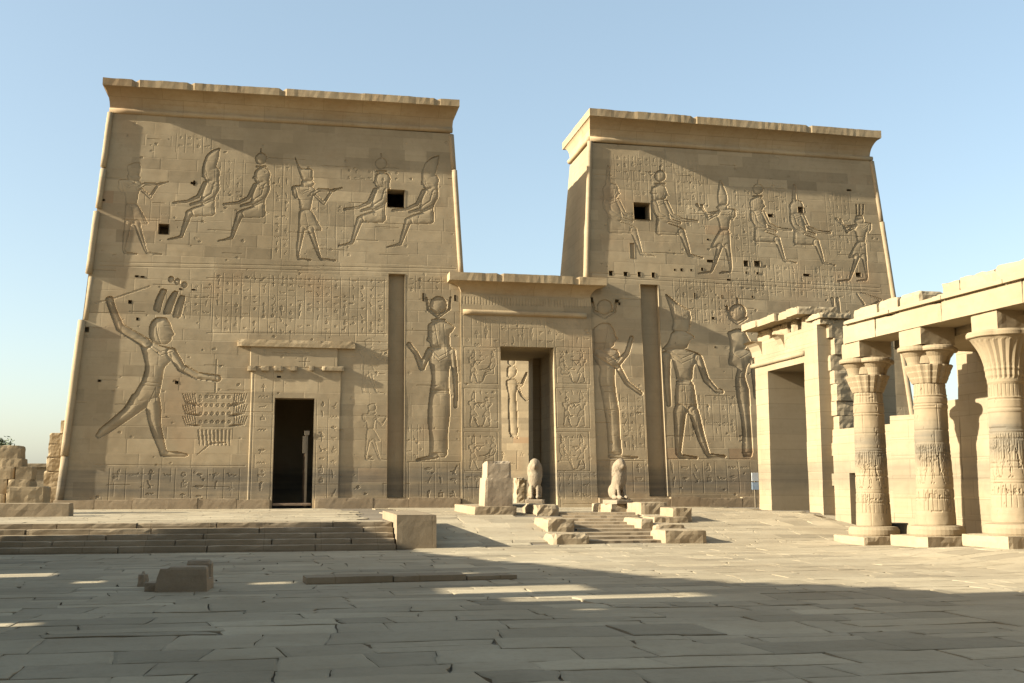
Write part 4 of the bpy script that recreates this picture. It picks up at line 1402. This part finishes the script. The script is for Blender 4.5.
# ------------------------------------------------------------------ left steps and their cheek wall
ST = thing('stone_steps', 'broad shaded flight of five low stone steps across the left of the court', 'steps', (0, 0, 0))
for k in range(5):
    h = ZP * (k + 1) / 5
    x = -20.0
    kk = 0
    rr = random.Random(k)
    while x < STEP_X1 + .0 - .06 * k:
        L = min(rr.uniform(1.6, 3.2), STEP_X1 - x)
        if L < .3:
            break
        mesh_obj('step', rough_box(L - .012, 1.5 - .27 * k if k < 4 else .5, ZP / 5 + .03, 200 + k * 20 + kk, .008, .03, .16), M_STEP, ST,
                 (x + L / 2, STEP_Y + .3 * k + (1.5 - .27 * k if k < 4 else .5) / 2 + rr.uniform(-.015, .015) + .02 * (2.55 - x) * 0, h - ZP / 5 - .03))
        x += L
        kk += 1
mesh_obj_ = mesh_obj('stone_block', rough_box(1.02, 4.6, .88, 5, .004, .015, .15), M_STEP, None, (3.09, 27.85 + 2.3, -.03))
tag(mesh_obj_, 'clean cut rectangular block ending the left flight of steps', 'stone block')

# ------------------------------------------------------------------ central stair up to the gateway
SC = thing('stone_staircase', 'shallow worn staircase climbing to the gateway between the two lion statues', 'steps', (0, 0, 0))
bl, brr_ = onz(590, 545, .0), onz(663, 544, .0)
tl, tr_ = onz(556, 513.5, .66), onz(633, 513.5, .66)
N = 9
for k in range(N):
    t0, t1 = k / N, 1.0
    h = .03 + (ZP + .03) * (k + 1) / N
    bm = bmesh.new()
    P0, P1 = bl + (tl - bl) * t0, brr_ + (tr_ - brr_) * t0
    t1 = min(1.0, (k + 1.15) / N)
    P2, P3 = brr_ + (tr_ - brr_) * t1, bl + (tl - bl) * t1
    rr = random.Random(k)
    lo, hi = [], []
    m = 12
    for i in range(m + 1):
        p = P0 + (P1 - P0) * i / m
        e = rr.gauss(0, .008)
        lo.append(bm.verts.new((p[0], p[1] + e, -.1)))
        hi.append(bm.verts.new((p[0], p[1] + e + .015, h - abs(rr.gauss(0, .002)))))
    bk = [bm.verts.new((*((P3 + (P2 - P3) * i / m)[:2]), h)) for i in range(m + 1)]
    for i in range(m):
        bm.faces.new((lo[i], lo[i + 1], hi[i + 1], hi[i]))
        bm.faces.new((hi[i], hi[i + 1], bk[i + 1], bk[i]))
    mesh_obj('step', bm_mesh(bm), M_STEP, SC)

def stone_on(name, label, cat, xf0, xf1, ybot, ytop, zb_, depth, mat, seed, group=None, chip=.06, rough=.02, rot=0.0, top=None, top_scale=(1, 1), step=.13, extra=0.0):
    """block whose front face covers the pixels xf0..xf1, ybot..ytop, standing on height zb_"""
    if zb_ is None:
        zb_ = ong((xf0 + xf1) / 2, ybot)[2]
        extra = .25
    a, b = onz(xf0, ybot, zb_), onz(xf1, ybot, zb_)
    ym = (a[1] + b[1]) / 2
    d = ym * math.cos(YAW) + a[0] * math.sin(YAW)
    h = (ybot - ytop) * d / F_PX
    o = mesh_obj(name, rough_box(b[0] - a[0], depth, h + extra, seed, rough, chip, step, top, top_scale), mat, None, ((a[0] + b[0]) / 2, ym + depth / 2, zb_ - extra), rot)
    tag(o, label, cat, group)
    return o, zb_ + h
GB = 'loose stone blocks around the central stair'
slab, zs1 = stone_on('stone_slab', 'long pale slab lying under the pale pedestal left of the gateway', 'stone slab', 474, 518, 514.6, 506.5, None, 4.6, M_BLK, 1, GB)
PD = thing('stone_pedestal', 'tapering two-part stone pedestal standing left of the gateway opening', 'pedestal', (0, 0, 0))
a, b = onz(484.6, 506.2, zs1), onz(514.4, 506.2, zs1)
d = a[1] * math.cos(YAW) + a[0] * math.sin(YAW)
h1, h2 = 28.2 * d / F_PX, 16.5 * d / F_PX
xm, ym, wd = (a[0] + b[0]) / 2, a[1], b[0] - a[0]
mesh_obj('lower_block', rough_box(wd, 1.15, h1, 2, .008, .03, .1, top_scale=(.93, .95)), M_PED, PD, (xm, ym + .6, zs1 - .004))
mesh_obj('upper_block', rough_box(wd * .87, 1.0, h2, 3, .012, .12, .09, top_scale=(.96, .95)), M_PED, PD, (xm + .03, ym + .6, zs1 + h1 - .006))
b3, z3 = stone_on('stone_block', 'broken pale block carrying the left lion statue', 'stone block', 536, 560, 518, 505, None, 2.3, M_BLK, 4, GB, .12, .04)
stone_on('stone_block', 'broken block halfway down the left side of the central stair', 'stone block', 547, 576, 532, 519, None, 1.9, M_BLK, 5, GB, .12, .04)
stone_on('stone_block', 'low broken block at the lower left corner of the central stair', 'stone block', 551, 592, 544.5, 534, None, 1.1, M_BLK, 6, GB, .12, .03)
stone_on('stone_block', 'upright rough rubble stone between the pedestal and the left lion', 'stone block', 516, 527, 503, 478, None, .8, M_BLK, 7, GB, .2, .06)
# right cheek
b4, z4 = stone_on('stone_block', 'small pale pedestal block carrying the right lion statue', 'stone block', 611, 632, 513, 504, None, 1.5, M_BLK, 8, GB, .05)
stone_on('stone_block', 'small squat block left of the right lion statue pedestal', 'stone block', 598, 611, 512, 503.5, None, .9, M_BLK, 9, GB, .06)
stone_on('stone_block', 'squared block right of the right lion statue', 'stone block', 640, 669, 515, 502.5, None, 1.0, M_BLK, 10, GB, .05)
stone_on('stone_block', 'narrow dark stone wedged between the lion pedestal and the squared block', 'stone block', 631.5, 639.5, 513.5, 503, None, .7, M_BROWN, 11, GB, .08)
stone_on('stone_block', 'large worn block farthest right beside the central stair', 'stone block', 672, 693, 522, 508, None, 1.3, M_BLK, 12, GB, .1, .03)
stone_on('stone_slab', 'thin slab lying under the worn blocks right of the stair', 'stone slab', 653, 690, 523, 517, None, 1.6, M_BLK, 13, GB, .05)
stone_on('stone_block', 'cube-like block halfway down the right side of the stair', 'stone block', 641, 654, 530.5, 519, None, 1.8, M_BLK, 14, GB, .04)
stone_on('stone_slab', 'flat slab right of the cube-like block beside the stair', 'stone slab', 654, 687, 531.5, 524.5, None, 1.5, M_BLK, 15, GB, .08)
stone_on('stone_block', 'long low block at the lower right corner of the central stair, seam in its front', 'stone block', 664, 709, 543.5, 530.5, None, 1.3, M_BLK, 16, GB, .05)
stone_on('stone_slab', 'low ledge stone at the pylon foot behind the right lion', 'stone slab', 599, 656, 505, 497.5, .66, .9, M_BROWNP, 17, GB, .08)

# ------------------------------------------------------------------ lion statues
def lion(name, label, x, y, z, rot, hgt):
    """a lion sitting upright on its haunches: front = -y"""
    bm = bmesh.new()
    def ell(cx, cy, cz, rx, ry, rz):
        r = bmesh.ops.create_icosphere(bm, subdivisions=3, radius=1)
        for v in r['verts']:
            v.co = (cx + v.co.x * rx, cy + v.co.y * ry, cz + v.co.z * rz)
    def cap(p, q, r0, r1, n=7):
        for i in range(n):
            t = i / (n - 1)
            r = r0 + (r1 - r0) * t
            ell(*[p[k] + (q[k] - p[k]) * t for k in range(3)], r, r, r)
    cap((0, .18, .30), (0, -.06, .86), .22, .20)            # trunk rising to the shoulders
    ell(0, -.13, .70, .265, .19, .40)                       # chest
    ell(0, -.09, 1.00, .275, .22, .27)                      # mane ruff
    ell(0, -.16, 1.12, .20, .20, .20)                     # skull
    ell(0, -.30, 1.07, .085, .10, .075)                     # muzzle
    ell(0, -.30, 1.02, .06, .08, .04)                       # jaw
    ell(0, -.37, 1.10, .04, .03, .025)                      # nose
    for s in (-1, 1):
        ell(s * .15, -.13, 1.22, .04, .03, .045)          # ears
        ell(s * .07, -.285, 1.15, .025, .02, .02)           # brow
        cap((s * .12, -.14, .72), (s * .115, -.25, .12), .085, .065, 9)   # straight forelegs
        ell(s * .115, -.31, .075, .08, .13, .065)           # fore paws
        ell(s * .15, .16, .27, .12, .25, .23)               # haunches
        ell(s * .19, -.04, .08, .07, .17, .07)             # hind feet
    cap((.0, .40, .12), (.20, .30, .07), .05, .04, 6)       # tail curled by the haunch
    for i in range(34):                                     # mane locks
        t = i / 34 * math.tau * 3
        zz = .86 + .30 * i / 34
        ell(.26 * math.cos(t), -.08 + .19 * math.sin(t), zz - .1, .035, .035, .07)
    me = bm_mesh(bm, 'lion')
    T = thing(name, label, 'statue', (x, y, z), rot)
    k = hgt / 1.30
    o = mesh_obj('body', me, M_LION, T, (0, 0, .0))
    o.scale = (k * .86, k * .95, k)
    m = o.modifiers.new('remesh', 'REMESH')
    m.mode = 'VOXEL'
    m.voxel_size = .022
    m = o.modifiers.new('smooth', 'SMOOTH')
    m.iterations = 3
    m.factor = .5
    # bake the modifiers so the body is one plain mesh
    bpy.context.view_layer.update()
    dg = bpy.context.evaluated_depsgraph_get()
    me2 = bpy.data.meshes.new_from_object(o.evaluated_get(dg))
    o.modifiers.clear()
    o.data = me2
    if not me2.materials:
        me2.materials.append(M_LION)
    for v in me2.vertices:
        n_ = v.normal
        a_ = .007 if v.co.z > .55 else .004
        v.co += n_ * a_ * mnoise.noise(v.co * 15)
        if v.co.z < 0:
            v.co.z = 0
    mesh_obj('plinth', rough_box(.62 * k, .95 * k, .14, 7, .008, .03, .08), M_LION, T, (0, .02, -.135))
    return T
p = onz(535, 503.5, z3)
lion('lion_statue', 'upright seated stone lion facing forward at the left top of the central stair', p[0] * (p[1] + .9) / p[1], p[1] + .9, z3 + .13, rad(-14), 1.42)
p = onz(618.5, 504, z4)
lion('lion_statue', 'upright seated stone lion turned to the right at the right top of the central stair', p[0] * (p[1] + .7) / p[1], p[1] + .7, z4 + .13, rad(12), 1.42)

# ------------------------------------------------------------------ stones in the foreground
def notch(u, q):
    return -.06 if (u < -.05 and q > -.2) else (.05 * (q + .5))
p, q = onz(154, 592.5, 0), onz(207, 592.0, 0)
wd = q[0] - p[0]
FB = thing('stone_block', 'brown broken block with a hollowed top lying alone in the shaded foreground', 'stone block', ((p[0] + q[0]) / 2, p[1], 0), rad(-4))
def slant(u, q_):
    return -.16 if u < -.44 else (-.03 if u < -.3 else 0)
mesh_obj('front_slab', rough_box(wd, .26, .375, 21, .008, .025, .05, slant, (.94, 1)), M_BROWN, FB, (0, .13, 0))
mesh_obj('floor_slab', rough_box(wd * .96, .50, .17, 22, .01, .03, .07), M_BROWN, FB, (0, .52, 0))
mesh_obj('back_rim', rough_box(wd * .55, .17, .43, 23, .01, .04, .06, None, (.9, 1)), M_BROWN, FB, (.16, .72, 0))
mesh_obj('broken_foot', rough_box(.20, .42, .13, 24, .02, .05, .05), M_BROWN, FB, (-wd / 2 - .08, .34, 0))
o, _ = stone_on('stone_fragment', 'small pointed stone fragment against the brown broken block', 'stone fragment', 136, 147, 587, 573, 0, .22, M_BROWN, 22, None, .06, .03, 0, None, (.55, .7), .05)
a, b = onz(304, 584.5, 0), onz(516, 579, 0)
KS = thing('kerb_slab', 'long thin kerb slab rising slightly above the foreground paving', 'stone slab', (0, 0, 0))
dirv = b - a
L = math.hypot(dirv[0], dirv[1])
ang = math.atan2(dirv[1], dirv[0])
for i, (t0, t1, hh) in enumerate(((0, .4, .13), (.4, .75, .12), (.75, 1, .09))):
    c = a + dirv * (t0 + t1) / 2
    mesh_obj('kerb_stone', rough_box(L * (t1 - t0) - .015, .55, hh + .03, 30 + i, .006, .02, .08), M_STEP, KS, (c[0], c[1] + .27, -.05), ang)

# ------------------------------------------------------------------ ruins at the far left
o, zl = stone_on('low_wall', 'low sunlit parapet wall at the left picture edge above the steps', 'low wall', -60, 66, 517, 503.5, ZP, .8, M_BLK, 31, None, .03, .012, 0, None, (1, 1), .2)
GL = 'tumbled blocks heaped behind the low wall at the left'
Zb = ZP
def pile(label, x0, x1, y0, y1, D, seed, dep=.9):
    k0, k1 = (x0 - 512) / F_PX, (x1 - 512) / F_PX
    c, s = math.cos(YAW), math.sin(YAW)
    # horizontal position at camera depth D
    def pos(k):
        return np.array([k * D * c + D * s, -k * D * s + D * c])
    a, b = pos(k0), pos(k1)
    za, zb_ = EYE + (485 - y1) * D / F_PX, EYE + (485 - y0) * D / F_PX
    za = max(za, ZP - .02)
    o = mesh_obj('stone_block', rough_box(b[0] - a[0], dep, zb_ - za + .01, seed, .014, .06, .12), M_RUIN, None, ((a[0] + b[0]) / 2, (a[1] + b[1]) / 2 + dep / 2, za - .005), rad((seed * 37 % 7) - 3))
    tag(o, label, 'stone block', GL)
pile('widest block at the bottom right of the left heap', 11, 46, 487, 512, 36, 41, 1.4)
pile('bottom block at the left picture edge in the heap', -14, 10.5, 494, 512, 36, 42, 1.4)
pile('second-row block at the left picture edge in the heap', -14, 11, 479, 494, 36.1, 43, 1.3)
pile('thin flat block lying on the widest block of the heap', 12, 33, 479.5, 487, 36.1, 44, 1.2)
pile('third-row block right in the heap, with nothing above it', 18.5, 34, 467, 479.5, 36.2, 45, 1.0)
pile('third-row block in the middle of the heap under two smaller blocks', 0, 18, 467, 479, 36.2, 46, 1.0)
pile('fourth-row block near the top of the left heap', 2, 24.5, 459, 467, 36.3, 47, .9)
pile('topmost rounded block of the left heap', 2, 22.5, 446, 459, 36.4, 48, .8)
pile('tall worn block beside the left heap at the picture edge', -16, 1, 462, 479, 36.3, 49, .8)
WP = thing('ruined_wall', 'ragged stump of masonry standing against the left side of the left tower', 'wall', (0, 0, 0))
k = 0
for (x0_, x1_, y0_, y1_) in ((50, 66, 486, 509), (47, 66, 471, 486), (49, 66, 457, 471), (50, 66, 444, 457), (50.5, 66, 433.5, 444), (61, 68, 421, 433.5)):
    D = 47.5
    c, s = math.cos(YAW), math.sin(YAW)
    a = np.array([(x0_ - 512) / F_PX * D * c + D * s, -(x0_ - 512) / F_PX * D * s + D * c])
    b = np.array([(x1_ - 512) / F_PX * D * c + D * s, -(x1_ - 512) / F_PX * D * s + D * c])
    za, zb_ = EYE + (485 - y1_) * D / F_PX, EYE + (485 - y0_) * D / F_PX
    mesh_obj('masonry_block', rough_box(b[0] - a[0], 1.4, zb_ - za + .01, 140 + k, .025, .08, .12), M_RUIN, WP, ((a[0] + b[0]) / 2, a[1] + .7, za))
    k += 1
FW = thing('far_wall', 'distant low wall with a flat coping seen between the left heap and the tower', 'wall', (0, 0, 0))
D = 62
c, s = math.cos(YAW), math.sin(YAW)
xa = (-30 - 512) / F_PX * D
xb = (60 - 512) / F_PX * D
pa = (xa * c + D * s, -xa * s + D * c)
pb = (xb * c + D * s, -xb * s + D * c)
mesh_obj('wall', rough_box(pb[0] - pa[0], .8, 1.95, 151, .02, .05, .3), M_WALLX, FW, ((pa[0] + pb[0]) / 2, (pa[1] + pb[1]) / 2, ZP))
mesh_obj('coping', rough_box(pb[0] - pa[0] + .2, 1.1, .22, 152, .01, .03, .3), M_BLK, FW, ((pa[0] + pb[0]) / 2, (pa[1] + pb[1]) / 2, ZP + 1.95))
# tree beyond
def tree(label, x, y, z, hgt, rad_, seed, n=2600):
    T = thing('tree', label, 'tree', (x, y, z))
    tube('trunk', [(0, 0, 0), (.05, 0, hgt * .35), (.0, .1, hgt * .7)], [.16, .11, .04], M_BARK, T, 8)
    rr = random.Random(seed)
    clumps = [(rr.gauss(0, rad_ * .5), rr.gauss(0, rad_ * .5), hgt * .72 + rr.gauss(0, rad_ * .33), rr.uniform(.25, .6)) for _ in range(26)]
    bm = bmesh.new()
    for _ in range(n):
        c_ = rr.choice(clumps)
        v = Vector((rr.gauss(0, 1), rr.gauss(0, 1), rr.gauss(0, 1))).normalized() * c_[3] * rr.random() ** .5
        p = Vector(c_[:3]) + v
        s_ = rr.uniform(.04, .09)
        a = Vector((rr.gauss(0, 1), rr.gauss(0, 1), rr.gauss(0, 1))).normalized()
        b = a.orthogonal().normalized()
        vs = [bm.verts.new(p + a * s_ * 1.6), bm.verts.new(p + b * s_ * .5), bm.verts.new(p - a * s_ * 1.6), bm.verts.new(p - b * s_ * .5)]
        bm.faces.new(vs)
    me = bpy.data.meshes.new('crown')
    bm.to_mesh(me)
    bm.free()
    mesh_obj('crown', me, M_LEAF, T)
D = 58
xa = (-2 - 512) / F_PX * D
tree('thin grey green tree showing above the heaped blocks at the left edge', xa * c + D * s, -xa * s + D * c, ZP, 3.9, .75, 3)

# ------------------------------------------------------------------ small things
# dark bin between the columns
p = onz(905, 545, -.02)
BN = thing('litter_bin', 'dark round litter bin standing between the first two columns', 'bin', (p[0] + .15, p[1] + .6, -.02))
mesh_obj('body', bm_mesh(lathe([(.20, 0), (.235, .04), (.25, .40), (.27, .52)], 24)), M_DARK, BN)
mesh_obj('rim', bm_mesh(lathe([(.275, .521), (.295, .53), (.295, .57), (.25, .575)], 24)), M_DARK, BN)
# white box in the gate
p = onz(788, 507.5, ZP)
bm = bmesh.new()
add_box(bm, -.13, .13, -.1, .1, 0, .36)
add_box(bm, -.145, .145, -.115, .115, .362, .42)
o = mesh_obj('white_box', bm_mesh(bm), M_WHITE, None, (p[0], p[1], ground_z(p[0], p[1])), rad(15))
tag(o, 'small white lidded box on the ground in the opening of the bright gate', 'box')
# sign / meter on a post left of the gate
X, Z = face(753, 488)
SG_ = thing('sign_post', 'small pale blue panel on a thin post between the right tower and the bright gate', 'sign', (19.75, 44.6, ZP))
X = (753 - 512) / F_PX
yy_ = 44.4
xx = yy_ * (math.sin(YAW) + X * math.cos(YAW)) / (math.cos(YAW) - X * math.sin(YAW))
SG_.location = (xx, yy_, ZP)
bm = bmesh.new()
add_box(bm, -.03, .03, -.03, .03, -.1, 1.5)
mesh_obj('post', bm_mesh(bm), M_BRASS, SG_)
for i, (zz, hh) in enumerate(((.75, .32), (1.12, .36))):
    bm = bmesh.new()
    add_box(bm, -.17, .17, -.075, -.033, zz, zz + hh)
    mesh_obj('panel', bm_mesh(bm), M_BLUE if i == 0 else M_WHITE, SG_)
